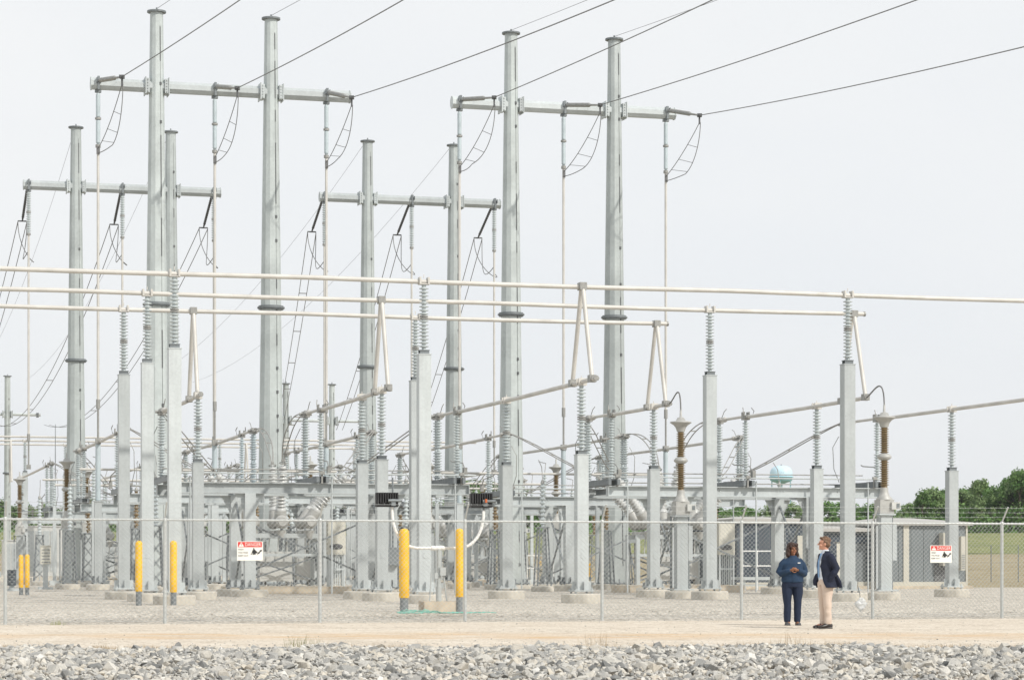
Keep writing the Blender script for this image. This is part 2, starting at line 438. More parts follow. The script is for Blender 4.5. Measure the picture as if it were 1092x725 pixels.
# three high tubular buses
ends = [(-60, 62.0), (-60, su(921, TB[1])), (-60, su(711, TB[2]))]
bl = ['highest of the three long aluminium bus tubes, running out of frame on both sides',
      'middle long aluminium bus tube ending beside the tall right column',
      'lowest of the three long aluminium bus tubes ending above the right-centre A-frame']
for k in range(3):
    th = yard('bus_tube', bl[k], 'bus tube', ends[k][1], TB[k], ZH, 'high tubular buses')
    L = ends[k][1]-ends[k][0]
    n = 24
    pts = [(-L*i/n, 0, -.035*math.sin(math.pi*((L*i/n) % 12.4)/12.4)) for i in range(n*2//2+1)]
    MB().tube([(-L*i/160, 0, -.03*abs(math.sin(math.pi*(L*i/160)/12.4))) for i in range(161)], .067, 12).build('tube', M['alu'], th)
    MB().cone((-.005, 0, 0), (.05, 0, 0), .08, seg=12).build('end_cap', M['fit'], th)
th = None

# low tubes that leave the yard's front and run back over the disconnect switches
front_end = [73.6, 69.5, 64.3, 73.9, 69.6, 58.0]
names = ['first', 'second', 'third', 'fourth', 'fifth', 'sixth']
GR_LB = 'low tubular buses running away from the fence'
def low_bus(i, t0, t1, label, z=ZL, group=GR_LB):
    th = yard('low_bus_tube', label, 'bus tube', PH[i], t0, z, group)
    MB().tube([(0, 0, 0), (0, (t1-t0)/2, -.02), (0, t1-t0, 0)], .064, 10).build('tube', M['alu'], th)
    shared('lbcap', lambda: MB().cone((0, -.06, 0), (0, .01, 0), .078, seg=12), 'end_cap', M['fit'], th)
    return th
for i in range(6):
    low_bus(i, front_end[i], 80.0, '%s low tube of the front row, %s' % (names[i],
        ['under the A-frame furthest left', 'under the second A-frame from the left', 'under the A-frame in front of the centre poles',
         'ending at the brown voltage transformer right of centre', 'ending at the voltage transformer right of the man', 'running out at the right edge'][i]))

# A-frames that drop from a high tube to a low one
aframe_l = ['A-frame of two white tubes furthest left, below the lowest high tube', 'A-frame of two white tubes left of centre in front of a pole',
            'A-frame of two white tubes between the centre poles, hanging from the top tube', 'small A-frame at the end of the lowest high tube, right of centre',
            'A-frame of two white tubes partly behind the tall column at right']
for i in range(5):
    k = [2, 1, 0, 2, 1][i]; t = TB[k]; z = ZH
    th = yard('a_frame', aframe_l[i], 'a-frame', PH[i], t, ZL, 'A-frames between high and low tubes')
    h = ZH-ZL
    for sy in (-1, 1):
        MB().cone((0, sy*.92, .06), (0, sy*.07, h-.05), .065, seg=10).build('leg_tube', M['alu'], th)
        MB().box((0, sy*.93, .02), (.2, .22, .2)).build('clamp', M['fit'], th)
    MB().box((0, 0, h-.01), (.2, .3, .21)).build('apex_clamp', M['fit'], th)

# steel platforms that carry the disconnect switches
def ibeam(m, p0, p1, h, w, zt):
    (x0, y0), (x1, y1) = p0, p1; L = math.hypot(x1-x0, y1-y0); a = math.atan2(y1-y0, x1-x0)
    q = Matrix.Rotation(a, 3, 'Z'); c = ((x0+x1)/2, (y0+y1)/2)
    for z, hh, ww in ((zt-.015, .03, w), (zt-h+.015, .03, w), (zt-h/2, h-.062, .03)):
        m.box((c[0], c[1], z), (L, ww, hh), q)
ZP = 3.95-PAD
def platform(sc, t0, t1, label, group='steel switch platforms'):
    th = yard('switch_platform', label, 'steel platform', sc, t0, None, group)
    hw = 5.1; d = t1-t0
    for y in (0, d):
        m = MB(); ibeam(m, (-hw, y), (hw, y), .36, .3, ZP)
        for x in (-hw+.01, hw-.01): m.box((x, y, ZP-.18), (.02, .29, .29))
        for x in (-3.5, -1.2, 1.2, 3.5):
            for q in range(3):
                m.cone((x+q*.12, y-.014, ZP-.14), (x+q*.12, y-.045, ZP-.14), .022, seg=6)
        m.build('beam', M['steel'], th)
    for x in (-hw+.5, -2.4, 0, 2.4, hw-.5):
        m = MB(); ibeam(m, (x, .16), (x, d-.16), .2, .15, ZP-.06); m.build('cross_beam', M['steel_dark'], th)
    for y in (0, d):
        for x in (-2.4, 2.4):
            m = MB().box((x, y, (ZP-.36+.3)/2), (.36, .36, ZP-.36-.3))
            for sx in (-1, 1):      # gussets under the beam
                m.add([(x+sx*.18, y-.01, ZP-.37), (x+sx*.5, y-.01, ZP-.37), (x+sx*.18, y-.01, ZP-.95), (x+sx*.18, y+.01, ZP-.37), (x+sx*.5, y+.01, ZP-.37), (x+sx*.18, y+.01, ZP-.95)],
                      [(0, 1, 2), (5, 4, 3), (0, 3, 4, 1), (1, 4, 5, 2), (2, 5, 3, 0)])
            lg = m.build('leg', M['steel'], th)
            b = shared(('bp', .36), lambda: baseplate(.36, .62, .3), 'base_plate', M['steel_dark'], lg); b.location = (x, y, -.02)
            f = shared(('pier', .62), lambda: pier(.62, .24), 'foundation', M['conc'], lg); f.location = (x, y, 0)
    m = MB().cone((-hw-.2, -.25, ZP+.3), (hw+.2, -.25, ZP+.3), .024, seg=8)
    m.build('operating_rod', M['steel'], th)
    for x in (-hw+.3, 0, hw-.3): MB().box((x, -.2, ZP+.15), (.06, .08, .34)).box((x, -.25, ZP+.34), (.16, .1, .1)).build('rod_bearing', M['fit'], th)
    m = MB()
    for x in (-2.4, 2.4):
        m.bar((x, .2, .6), (x, d-.2, ZP-.6), .06); m.bar((x, .2, ZP-.6), (x, d-.2, .6), .06)
    m.bar((-2.2, d-.02, .7), (2.2, d-.02, 2.6), .06); m.bar((-2.2, d+.05, 2.6), (2.2, d+.05, .7), .06)
    m.build('brace', M['steel_dark'], th)
    for x in (-4.4, 0.35, 4.6):
        MB().cone((x, -.12, .1), (x, -.12, ZP+.2), .03, seg=6).build('drive_pipe', M['steel'], th)
    MB().cone((-hw, d+.2, ZP+.22), (hw, d+.2, ZP+.22), .025, seg=6).cone((-hw, d*.5, ZP+.5), (hw, d*.5, ZP+.5), .022, seg=6).build('ground_switch_shaft', M['fit'], th)
    m = MB().box((2.4, -.3, 1.35), (.42, .24, .6)); m.cone((2.4, -.3, 1.65), (2.4, -.26, ZP+.2), .03, seg=8)
    m.build('operating_box', M['steel_dark'], th)
    return th
SW_G = 'three-post disconnect switches'
def switch(i, t0, label, flip=1, m='ins'):
    """vertical break switch: base channel, three posts, blade, jaw and hinge"""
    th = yard('disconnect_switch', label, 'disconnect switch', PH[i], t0+(0 if flip > 0 else 3.0), ZP+PAD, SW_G)
    th.rotation_euler.z = TH + (0 if flip > 0 else math.pi)
    def base():
        mm = MB()
        for x in (-.16, .16): mm.box((x, 1.5, .12), (.1, 3.7, .2))
        for y in (0, .3, 2.6, 3.0, 1.5): mm.box((0, y, .2), (.44, .26, .06))
        return mm
    shared('swbase', base, 'base_channel', M['steel_dark'], th)
    H = round(ZL-.1-(ZP+PAD)-.26, 3)
    for y in (0, 2.62, 2.98):
        o = insulator_part(H, .05, .12, 10, 2, .24, th, m, 12); o.location.y = y
    z = H+.26
    def jaw():
        mm = MB().box((0, 0, z+.03), (.24, .24, .06)).box((.09, .0, z+.16), (.03, .3, .24)).box((-.09, 0, z+.16), (.03, .3, .24))
        mm.tube([(-.16, -.2, z+.1), (-.2, -.3, z+.3), (-.16, -.15, z+.42)], .018, 5); mm.tube([(.16, -.2, z+.1), (.2, -.3, z+.3), (.16, -.15, z+.42)], .018, 5)
        mm.box((0, -.22, z+.1), (.2, .2, .1)); return mm
    shared('jaw', jaw, 'jaw', M['fit'], th)
    def hinge():
        mm = MB().box((0, 2.8, z+.04), (.22, .62, .07)).ell((0, 2.62, z+.13), (.14, .14, .12)).box((0, 2.98, z+.14), (.18, .16, .16))
        mm.cone((-.22, 2.8, z+.12), (.22, 2.8, z+.12), .05, seg=8); mm.box((0, 3.2, z+.08), (.16, .3, .06))
        mm.tube([(0, 2.4, z+.2), (.02, 2.2, z+.42), (.0, 1.9, z+.5)], .014, 5); return mm
    shared('hinge', hinge, 'hinge', M['fit'], th)
    shared('gblade', lambda: MB().tube([(.25, -.1, .5), (.3, .4, .75), (.3, 1.9, .85), (.3, 2.1, .9)], .022, 6).box((.25, -.1, .42), (.12, .2, .3)).tube([(-.22, 2.9, .3), (-.3, 3.2, .8), (-.26, 3.4, 1.6), (-.1, 3.2, 2.0)], .014, 5), 'ground_blade', M['fit'], th)
    shared('blade', lambda: MB().cone((0, .05, z+.13), (0, 2.62, z+.13), .05, seg=10).ell((0, 2.1, z+.13), (.1, .16, .1)), 'blade', M['alu'], th)
    return th
bayname = ['left', 'right']
rows = [(80.0, 1, 'front'), (93.5, -1, 'second'), (110.0, 1, 'third'), (127.0, -1, 'rearmost')]
where = ['left', 'middle', 'right']
for t0, fl, rn in rows:
    for b in (0, 1):
        platform(PH[b*3+1], t0, t0+3.0, '%s steel platform of the %s bay carrying three switches on I-beams' % (rn, bayname[b]))
        for j in range(3):
            i = b*3+j
            switch(i, t0, 'disconnect switch on the %s platform of the %s bay, %s one of three' % (rn, bayname[b], where[j]), fl, 'poly' if (b == 0 and t0 > 90 and t0 < 100 and j == 1) else 'ins')

# dead tank circuit breakers
def bushing_profile(L):
    pr = [(.19, 0), (.19, .12), (.13, .13)]
    n = 11; st = (L-.34)/n
    for k in range(n):
        z = .14+k*st; r = .10-.02*k/n
        pr += [(r, z), (r+.10, z+st*.38), (r+.10, z+st*.48), (r, z+st*.9)]
    pr += [(.11, L-.2), (.13, L-.19), (.13, L-.1), (.05, L-.09), (.03, L), (.03, L+.16)]
    return pr
BL = 1.75
TILT = [-.85, 0, .85]
bush_top = {}
def breaker(sc, t, label, mirror=False):
    th = yard('circuit_breaker', label, 'circuit breaker', sc, t, None, 'circuit breakers between the switch platforms')
    zt = 2.62
    for j, x in enumerate((-1.05, 0, 1.05)):
        tk = MB().lathe([(.05, -1.0), (.20, -.98), (.25, -.9), (.25, -.86), (.22, -.84), (.22, .84), (.25, .86), (.25, .9), (.20, .98), (.05, 1.0)], (x, 0, zt), (0, 1, 0), 18)
        for y in (-.55, .55): tk.cone((x, y, zt), (x+TILT[j]*.3, y*1.12, zt+.42), .23, .22, 14)
        tk.box((x, 0, zt-.36), (.4, 1.3, .12)).cone((x, -1.0, zt), (x, -1.12, zt), .2, .16, 12)
        tk.cone((x, -.7, zt-.3), (x, -.7, zt-.62), .17, .08, 12)
        tank = tk.build('tank', M['greymetal'], th)
        for y in (-1, 1):
            ax = Vector((TILT[j], y*.28, 1)).normalized()
            p = Vector((x+TILT[j]*.3, y*.62, zt+.42))
            o = shared('bushing', lambda: MB().lathe(bushing_profile(BL), seg=18), 'bushing', M['bush'], tank)
            o.location = p; o.rotation_euler = ax.to_track_quat('Z', 'Y').to_euler()
            tp = p+ax*(BL+.12); w = W(sc, t, PAD)+Matrix.Rotation(TH, 3, 'Z') @ tp
            bush_top[(round(sc), t, j, y)] = w
            r = MB()
            qa = ax.to_track_quat('Z', 'Y').to_matrix()
            r.tube([p+ax*(BL+.02)+qa @ Vector((.13*math.cos(a*math.pi/8), .13*math.sin(a*math.pi/8), 0)) for a in range(17)], .018, 5)
            r.box(tp, (.1, .16, .08)); r.build('terminal', M['fit'], tank)
    m = MB()
    for y in (-.62, .62):
        m.box((0, y, zt-.50), (3.0, .14, .16)); m.box((0, y, 1.42), (3.0, .1, .1))
        for x in (-1.42, 1.42): m.box((x, y, (zt-.58+.3)/2), (.14, .14, zt-.58-.3))
    for x in (-1.42, 1.42): m.box((x, 0, zt-.66), (.12, 1.1, .14))
    m.build('frame', M['steel'], th)
    m = MB()
    for y in (-.63, .63):
        m.bar((-1.36, y-.02, .45), (1.36, y-.02, 1.36), .055); m.bar((-1.36, y+.04, 1.36), (1.36, y+.04, .45), .055)
    for x in (-1.43, 1.43): m.bar((x, -.55, .45), (x, .55, 1.9), .05)
    m.build('brace', M['steel_dark'], th)
    m = MB().box((-.1, 0, 1.0), (1.2, .5, 1.1)); m.box((-.1, -.26, 1.05), (1.05, .02, .95)).box((.95, .1, .9), (.5, .4, .8))
    for k in range(7): m.cone((-1.1+.34*k, -.4, 1.3), (-1.0+.33*k, -.3, zt-.4), .025, seg=6)
    m.build('drive_housing', M['tank'], th)
    m = MB()
    for k in range(4): m.cone((-1.2+.8*k, .35, .3), (-1.2+.8*k, .35, 1.9), .045, seg=8)
    m.build('gas_pipes', M['fit'], th)
    cx = 2.0
    m = MB().box((cx, -.9, 2.05), (.64, .42, 1.22)); m.box((cx, -.9, 2.675), (.7, .5, .03)); m.box((cx, -1.115, 2.05), (.56, .012, 1.12)).cone((cx+.22, -1.14, 1.56), (cx+.22, -1.11, 1.56), .025, seg=8)
    cb = m.build('control_cabinet', M['cab'], th)
    m = MB()
    for r_, zz in ((.105, 1.72),):
        m.add([(cx-.04+x_, -1.128, zz+z_) for x_, z_ in [(.19*math.cos(a*math.pi/8)+(.06 if math.cos(a*math.pi/8) > 0 else -.06), .105*math.sin(a*math.pi/8)) for a in range(16)]], [tuple(range(16))])
        for dx in (-.14, 0, .14):
            m.cone((cx-.04+dx, -1.14, zz), (cx-.04+dx, -1.126, zz), .06, seg=10)
    m.build('vent', M['bolt'], cb)
    m = MB()
    for dx in (-.28, .28):
        for dy in (-.16, .16): m.box((cx+dx, -.9+dy, .85), (.06, .06, 1.18))
    for k in range(6): m.cone((cx-.2+.08*k, -.95, .3), (cx-.2+.08*k, -.95, 1.46), .028, seg=6)
    m.box((cx, -1.09, .9), (.6, .03, .06))
    m.build('cabinet_stand', M['steel'], th)
    MB().box((.35, -.15, .09), (4.6, 2.3, .36)).build('foundation', M['conc2'], th)
    return th
breaker(PH[1], 88.3, 'dead tank circuit breaker in the left bay, splayed grey bushings behind the front platform')
breaker(PH[4], 88.3, 'dead tank circuit breaker in the right bay, bushings partly behind the tall column')
breaker(PH[1], 119.8, 'dead tank circuit breaker far back in the left bay, between the rear platforms')
breaker(PH[4], 119.8, 'dead tank circuit breaker far back in the right bay, seen under the front platform')

# flexible twin jumpers between switches and breaker bushings
def jumper(p0, p3, label, lift=.5, out=None):
    d = p3-p0; L = d.length; hz = Vector((d.x, d.y, 0)).normalized(); side = Vector((-hz.y, hz.x, 0))*.11
    th = thing('twin_jumper', label, 'jumper cable', p0, 0, 'twin jumper cables')
    path = bez((0, 0, 0), d*.33+Vector((0, 0, .12)), d*.66-Vector((0, 0, .16)), d, 18) if L > 4.6 else bez((0, 0, 0), hz*L*.28+Vector((0, 0, .12)), d*.86+Vector((0, 0, L*.16+.25)), d, 18)
    for sg in (-1, 1):
        MB().tube([p+side*sg*min(1, 3*min(i, 18-i)/18+.25) for i, p in enumerate(path)], .021, 6).build('cable', M['twin'], th)
    m = MB()
    for i in (5, 9, 13): m.bar(path[i]+side, path[i]-side, .04)
    m.build('spacer', M['fit'], th)
    return th
for b in (0, 1):
    for tb, ta, tc in ((88.3, 83.2, 93.3), (119.8, 113.2, 126.8)):
        for j in range(3):
            i = b*3+j; key = round(PH[b*3+1])
            fr = 'front' if tb < 100 else 'rear'
            jumper(W(PH[i], ta, ZL+.05), bush_top[(key, tb, j, -1)], 'twin jumper from %s switch of the %s bay, %s phase, to near bushing' % (fr, bayname[b], where[j]))
            jumper(W(PH[i], tc, ZL+.05), bush_top[(key, tb, j, 1)], 'twin jumper behind the %s breaker of the %s bay, %s phase' % (fr, bayname[b], where[j]))

# slim surge arresters and instrument stands between the rows
def arrester(s, t, h, label, m):
    th = yard('surge_arrester', label, 'surge arrester', s, t, None, 'slim surge arresters between the rows')
    def st():
        mm = MB()
        for sx in (-1, 1):
            for sy in (-1, 1): mm.bar((sx*.28, sy*.28, .2), (sx*.16, sy*.16, 2.5), .05)
        for k in range(4):
            z0, z1 = .3+k*.54, .84+k*.54; w0, w1 = .28-.026*k, .254-.026*k
            for sy in (-1, 1):
                mm.bar((-w0, sy*w0, z0), (w1, sy*w1, z1), .025); mm.bar((w0, sy*w0, z0), (-w1, sy*w1, z1), .025)
        mm.box((0, 0, 2.52), (.44, .44, .05)); return mm
    shared('arst', st, 'lattice_stand', M['steel_dark'], th)
    shared(('arins', h, m), lambda: MB().lathe([(r, z+2.55) for r, z in sheds(h, .06, .12, 10)], seg=12), 'insulator', M[m], th)
    shared(('arcap', h), lambda: MB().cone((0, 0, 2.55+h), (0, 0, 2.68+h), .09, .05, seg=10).tube([(0, 0, 2.65+h), (.05, .3, 3.2+h), (.1, .9, 3.5+h)], .018, 5), 'top_fitting', M['fit'], th)
    shared(('pier', .45), lambda: pier(.45, .22), 'foundation', M['conc'], th)
for r_, (t, h, m, dx) in enumerate(((91.6, 1.7, 'ins', .9), (99.5, 1.5, 'brown', 1.1), (105.8, 1.9, 'ins', -1.0), (116.2, 1.6, 'brown', .8), (123.4, 1.8, 'ins', -.9))):
    for i in range(6):
        arrester(PH[i]+dx, t, h, 'slim surge arrester on a lattice stand, row %d back, %s from the left' % (r_+1, names[i]), m)

# short crosswise tubes that tie the phases together behind the front frame
for b in (0, 1):
    for n, (t, zt_) in enumerate(((105.2, 5.3), (117.4, 5.0), (124.8, 5.5))):
        th = yard('cross_bus_tube', '%s crosswise bus tube on small posts behind the front frame, %s bay' % (('nearest', 'middle', 'farthest')[n], bayname[b]), 'bus tube', PH[b*3+1], t, None, 'crosswise bus tubes')
        MB().cone((-5.6, 0, zt_-PAD), (5.6, 0, zt_-PAD), .05, seg=8).build('tube', M['alu'], th)
        for x in (-5, -2.5, 0, 2.5, 5):
            o = insulator_part(1.3, .045, .10, 9, 1, zt_-PAD-1.36, th, 'ins', 10); o.location.x = x
            MB().box((x, 0, (zt_-1.5)/2), (.16, .16, zt_-1.54)).box((x, 0, .1), (.5, .5, .28)).build('post', M['steel'], th)
            MB().tube([(x, 0, zt_-PAD), (x+.2, .5, zt_-PAD+.5), (x+.1, 1.3, zt_-PAD+.6)], .018, 5).build('lead', M['twin'], th)
# second and third runs of low tube
for i in range(6):
    low_bus(i, 96.5, 110.0, 'low tube passing under the front dead-end frame, %s of six from the left' % names[i])
    low_bus(i, 130.0, 152.0, 'far low tube behind the rear dead-end frame, %s of six from the left' % names[i])

# voltage transformers: brown porcelain stack on a slim stand
def cvt(s, t, label, jump=None):
    th = yard('voltage_transformer', label, 'voltage transformer', s, t, None, 'brown porcelain voltage transformers')
    shared(('pier', .5), lambda: pier(.5, .24), 'foundation', M['conc'], th)
    def stand():
        m = MB().box((0, 0, 1.42), (.36, .36, 2.28)).box((0, 0, .29), (.66, .66, .04)).box((0, 0, 2.6), (.54, .52, .05))
        m.box((-.3, -.12, 1.3), (.05, .05, 1.9)).box((.26, -.1, 1.75), (.14, .18, 1.1)); return m
    shared('cvtstand', stand, 'stand', M['steel'], th)
    shared('cvttank', lambda: MB().box((0, 0, 2.84), (.46, .44, .42)).lathe([(.25, 3.04), (.25, 3.08), (.17, 3.17), (.125, 3.28), (.12, 3.42)], seg=16), 'base_tank', M['greymetal'], th)
    shared('cvtbox', lambda: MB().box((.26, -.2, 2.86), (.28, .2, .22)), 'terminal_box', M['tank'], th)
    shared('cvtplate', lambda: MB().box((.32, -.306, 2.86), (.10, .012, .14)), 'nameplate', M['slate2'], th)
    for z in (3.42, 4.42):
        o = shared('cvtst', lambda: MB().lathe(sheds(.86, .085, .145, 11), seg=14), 'porcelain_stack', M['brown'], th); o.location = (0, 0, z)
    shared('cvtmid', lambda: MB().lathe([(.12, 4.25), (.17, 4.28), (.22, 4.33), (.22, 4.37), (.17, 4.43), (.12, 4.46)], seg=18), 'joint_ring', M['greymetal'], th)
    shared('cvttop', lambda: MB().lathe([(.12, 5.25), (.16, 5.38), (.22, 5.46), (.33, 5.53), (.35, 5.55), (.32, 5.58), (.16, 5.60), (.11, 5.70), (.04, 5.72), (.03, 5.95)], seg=20), 'grading_ring', M['greymetal'], th)
    shared('cvtcond', lambda: MB().cone((.3, .1, .25), (.3, .1, 2.6), .035, seg=8).cone((-.28, .14, .25), (-.28, .14, 2.6), .03, seg=8), 'conduit', M['steel_dark'], th)
    if jump is not None:
        d = Matrix.Rotation(-TH, 3, 'Z') @ (jump-W(s, t, PAD))
        MB().tube(bez(d, d+Vector((0, -.5, .1)), (0, .05, 7.0), (0, 0, 5.95), 14), .024, 6).build('lead', M['cable'], th)
    return th
cvt(su(726, 72.4), 72.4, 'brown and white voltage transformer right of centre, looped to a low tube', W(PH[3], 73.9, ZL))
cvt(su(943, 68.3), 68.3, 'brown and white voltage transformer nearest the grey building at right', W(PH[4], 69.6, ZL))
for u, t, lab in ((71, 108, 'brown voltage transformer in front of the left rear pole'), (213, 108, 'brown voltage transformer half hidden by the short support at left'),
                  (331, 108, 'brown voltage transformer behind the left breaker'), (458, 108, 'brown voltage transformer behind the thick centre-left column'),
                  (593, 108, 'brown voltage transformer standing against the far green bank'), (652, 108, 'brown voltage transformer beside the base of the rightmost front pole'),
                  (21, 131, 'brown voltage transformer furthest left and far back'), (93, 119, 'brown voltage transformer right of the left rear pole'),
                  (515, 131, 'brown voltage transformer far back left of the centre pole'), (556, 125, 'brown voltage transformer far back just right of the centre pole')):
    cvt(su(u, t), t, lab)

# ------------------------------------------------------------------ dead-end frames of two tapered poles and a crossbeam
def dead_end(poles, b0, b1, lugs, t, zb, ztop, zfl, label, rb=.60, rt=.275, br=.26, group='two-pole dead-end frames'):
    sc = (poles[0]+poles[1])/2
    th = yard('dead_end_frame', label, 'dead-end frame', sc, t, None, group)
    zt = ztop-PAD; rad = lambda z: rb+(rt-rb)*z/zt
    zf = zfl-PAD
    px = [p-sc for p in poles]
    for x in px:
        m = MB()
        m.cone((x, 0, .25), (x, 0, zf), rad(0), rad(zf)-.008, 12, False, spin=.26)
        m.cone((x, 0, zf), (x, 0, zt), rad(zf), rt, 12, False, spin=.26)
        po = m.build('pole', M['pole'], th)
        MB().cone((x, 0, zf-.08), (x, 0, zf+.08), rad(zf)+.10, seg=24).cone((x, 0, zf-.03), (x, 0, zf+.03), rad(zf)+.15, seg=24).build('flange', M['steel_dark'], po)
        MB().cone((x, 0, zt-.02), (x, 0, zt+.05), rt+.13, seg=16).box((x, 0, zt+.12), (.06, .06, .16)).build('cap_plate', M['steel_dark'], po)
        m = MB(); rr = random.Random(int(x*10+t)); a = -1.15          # climbing rail and clips on the lit face
        q = rad(1)*.975, rad(zt-.6)*.975
        m.bar((x+q[0]*math.cos(a), q[0]*math.sin(a), 1), (x+q[1]*math.cos(a), q[1]*math.sin(a), zt-.6), .012)
        z = 1.0
        while z < zt-.9:
            r_ = rad(z)*.985; L = rr.choice((.12, .12, .5, 1.6, 2.6)); z2 = min(z+L, zt-.65); r2 = rad(z2)*.985
            m.bar((x+r_*math.cos(a), r_*math.sin(a), z), (x+r2*math.cos(a), r2*math.sin(a), z2), .036 if L > .2 else .08)
            z = z2+rr.choice((.5, .9, 1.5))
        m.build('climbing_rail', M['bolt'], po)
        m = MB().cone((x, 0, .2), (x, 0, .26), rb+.22, seg=24)
        for k in range(12):
            w = k*math.pi/6; m.cone((x+(rb+.14)*math.cos(w), (rb+.14)*math.sin(w), .1), (x+(rb+.14)*math.cos(w), (rb+.14)*math.sin(w), .42), .03, seg=6)
        m.build('base_plate', M['steel_dark'], po)
        f = shared(('pier', rb+.4), lambda: pier(rb+.4, .16), 'foundation', M['conc'], po); f.location = (x, 0, 0)
    zz = zb-PAD; rz = rad(zz)
    cuts = [b0-sc, px[0]-rz+.02, px[0]+rz-.02, px[1]-rz+.02, px[1]+rz-.02, b1-sc]
    m = MB().cone((b0-sc, 0, zz), (b1-sc, 0, zz), br, br, 8, False, spin=math.pi/8)
    m.cone((b0-sc-.02, 0, zz), (b0-sc+.03, 0, zz), br+.03, seg=8, smooth=False, spin=math.pi/8).cone((b1-sc-.03, 0, zz), (b1-sc+.02, 0, zz), br+.03, seg=8, smooth=False, spin=math.pi/8)
    bm = m.build('crossbeam', M['steel'], th)
    for x in px:
        for sg in (-1, 1):
            m = MB().box((x+sg*(rz+.08), 0, zz), (.16, .64, .6)).box((x+sg*(rz+.17), 0, zz), (.04, .72, .72))
            for q in range(5):
                m.cone((x+sg*(rz+.08), -.3, zz-.24+q*.12), (x+sg*(rz+.08), -.36, zz-.24+q*.12), .028, seg=6)
            m.build('bracket', M['steel'], bm)
    for s_ in lugs:
        x = s_-sc
        MB().box((x, 0, zz), (.09, br*2+.06, br*2+.04)).box((x, 0, zz-br-.06), (.26, .16, .1)).box((x+.09, -br-.04, zz+.1), (.03, .16, .2)).box((x-.09, -br-.04, zz+.1), (.03, .16, .2)).build('lug', M['steel_dark'], bm)
    return th
TF, TR = 103.0, 131.5
ZB, ZT = 21.4, 24.55
FU = [104.6, 229, 348, 490, 601, 710]
RU = [30.5, 130.5, 228, 346, 439, 527]
for b, (pf, bf, pr, brr) in enumerate((((167, 289), (97, 373), (81, 182), (25, 235)), ((545, 655), (482, 719), (392, 484), (341, 533)))):
    dead_end([su(u, TF) for u in pf], su(bf[0], TF), su(bf[1], TF), [su(u, TF) for u in FU[b*3:b*3+3]], TF, ZB, ZT, 12.2, 'front frame of two tall tapered poles with crossbeam at %s' % ('left' if b == 0 else 'right of centre'))
    dead_end([su(u, TR) for u in pr], su(brr[0], TR), su(brr[1], TR), [su(u, TR) for u in RU[b*3:b*3+3]], TR, ZB, ZT, 12.1, 'rear frame of two tapered poles %s, behind the front ones' % ('furthest left' if b == 0 else 'in the middle'))
dead_end([su(-46, 235), su(8, 235)], su(-60, 235), su(43, 235), [su(40, 235)], 235, 15.4, 19.0, 9.8, 'small distant pole frame far back at the left edge', rb=.36, rt=.27, br=.15)
dead_end([su(305, 192), su(354, 192)], su(290, 192), su(386, 192), [su(384, 192)], 192, 12.7, 15.6, 8.0, 'small distant pole frame far back between the front frames', rb=.30, rt=.22, br=.13)

# hanging insulators and the vertical tubes below them
def dropper(s, t, label, m, seg):
    th = yard('vertical_bus_tube', label, 'vertical bus tube', s, t, ZL, 'vertical tubes under the crossbeams')
    zt = ZB-.36-ZL
    for q in (0, 1):
        z0 = zt-1.1*(q+1)
        if m == 'poly': prof = [(.035, 0), (.06, .01), (.06, .06)] + [(.085+.012*(k % 2), .07+k*.032) for k in range(30)] + [(.06, 1.04), (.06, 1.09), (.035, 1.1)]
        else: prof = sheds(1.1, .06, .135, 8)
        o = shared(('hang', m), lambda: MB().lathe(prof, seg=12), 'hanging_insulator', M[m], th); o.location = (0, 0, z0)
    shared('hfl', lambda: MB().cone((0, 0, zt-1.14), (0, 0, zt-1.06), .13, seg=12), 'coupling', M['fit'], th)
    shared('hfs', lambda: MB().box((0, 0, zt+.05), (.12, .12, .14)), 'shackle', M['fit'], th)
    shared('hfc', lambda: MB().cone((0, 0, zt-2.32), (0, 0, zt-2.2), .11, seg=10), 'end_fitting', M['fit'], th)
    shared('droptube', lambda: MB().cone((0, 0, 1.7), (0, 0, zt-2.25), .057, seg=10), 'tube', M['alu'], th)
    shared('droplow', lambda: MB().cone((0, 0, 1.35), (0, 0, 1.75), .085, seg=10).cone((0, 0, -.1), (0, 0, 1.4), .045, seg=8).box((0, 0, 0), (.22, .26, .24)), 'expansion_joint', M['fit'], th)
    th['top'] = 0; del th['top']
    return th
for i in range(6):
    dropper(su(FU[i], TF), TF, 'white vertical tube under the front crossbeams, %s of six from the left' % names[i], 'poly', 12)
    dropper(su(RU[i], TR), TR, 'thin vertical tube hanging from the rear crossbeams, %s of six from the left' % names[i], 'ins', 12)
# posts that catch the droppers
for i in range(6):
    s = su(FU[i], TF)
    th = yard('tube_post', 'pale insulator post under the %s front vertical tube from the left' % names[i], 'insulator post', s, TF+.02, None, 'posts under the vertical tubes')
    shared('tpost', lambda: MB().box((0, 0, 2.0), (.3, .3, 3.4)).box((0, 0, 3.72), (.36, .36, .04)), 'column', M['steel'], th)
    shared('tpins', lambda: MB().lathe([(.08, 3.74), (.12, 3.78)] + [(.1+.018*(k % 2), 3.8+k*.04) for k in range(58)] + [(.08, 6.14), (.05, 6.16)], seg=12), 'insulator', M['poly'], th)
    shared(('bp', .3), lambda: baseplate(.3, .54, .3), 'base_plate', M['steel_dark'], th)
    shared(('pier', .5), lambda: pier(.5, .24), 'foundation', M['conc'], th)

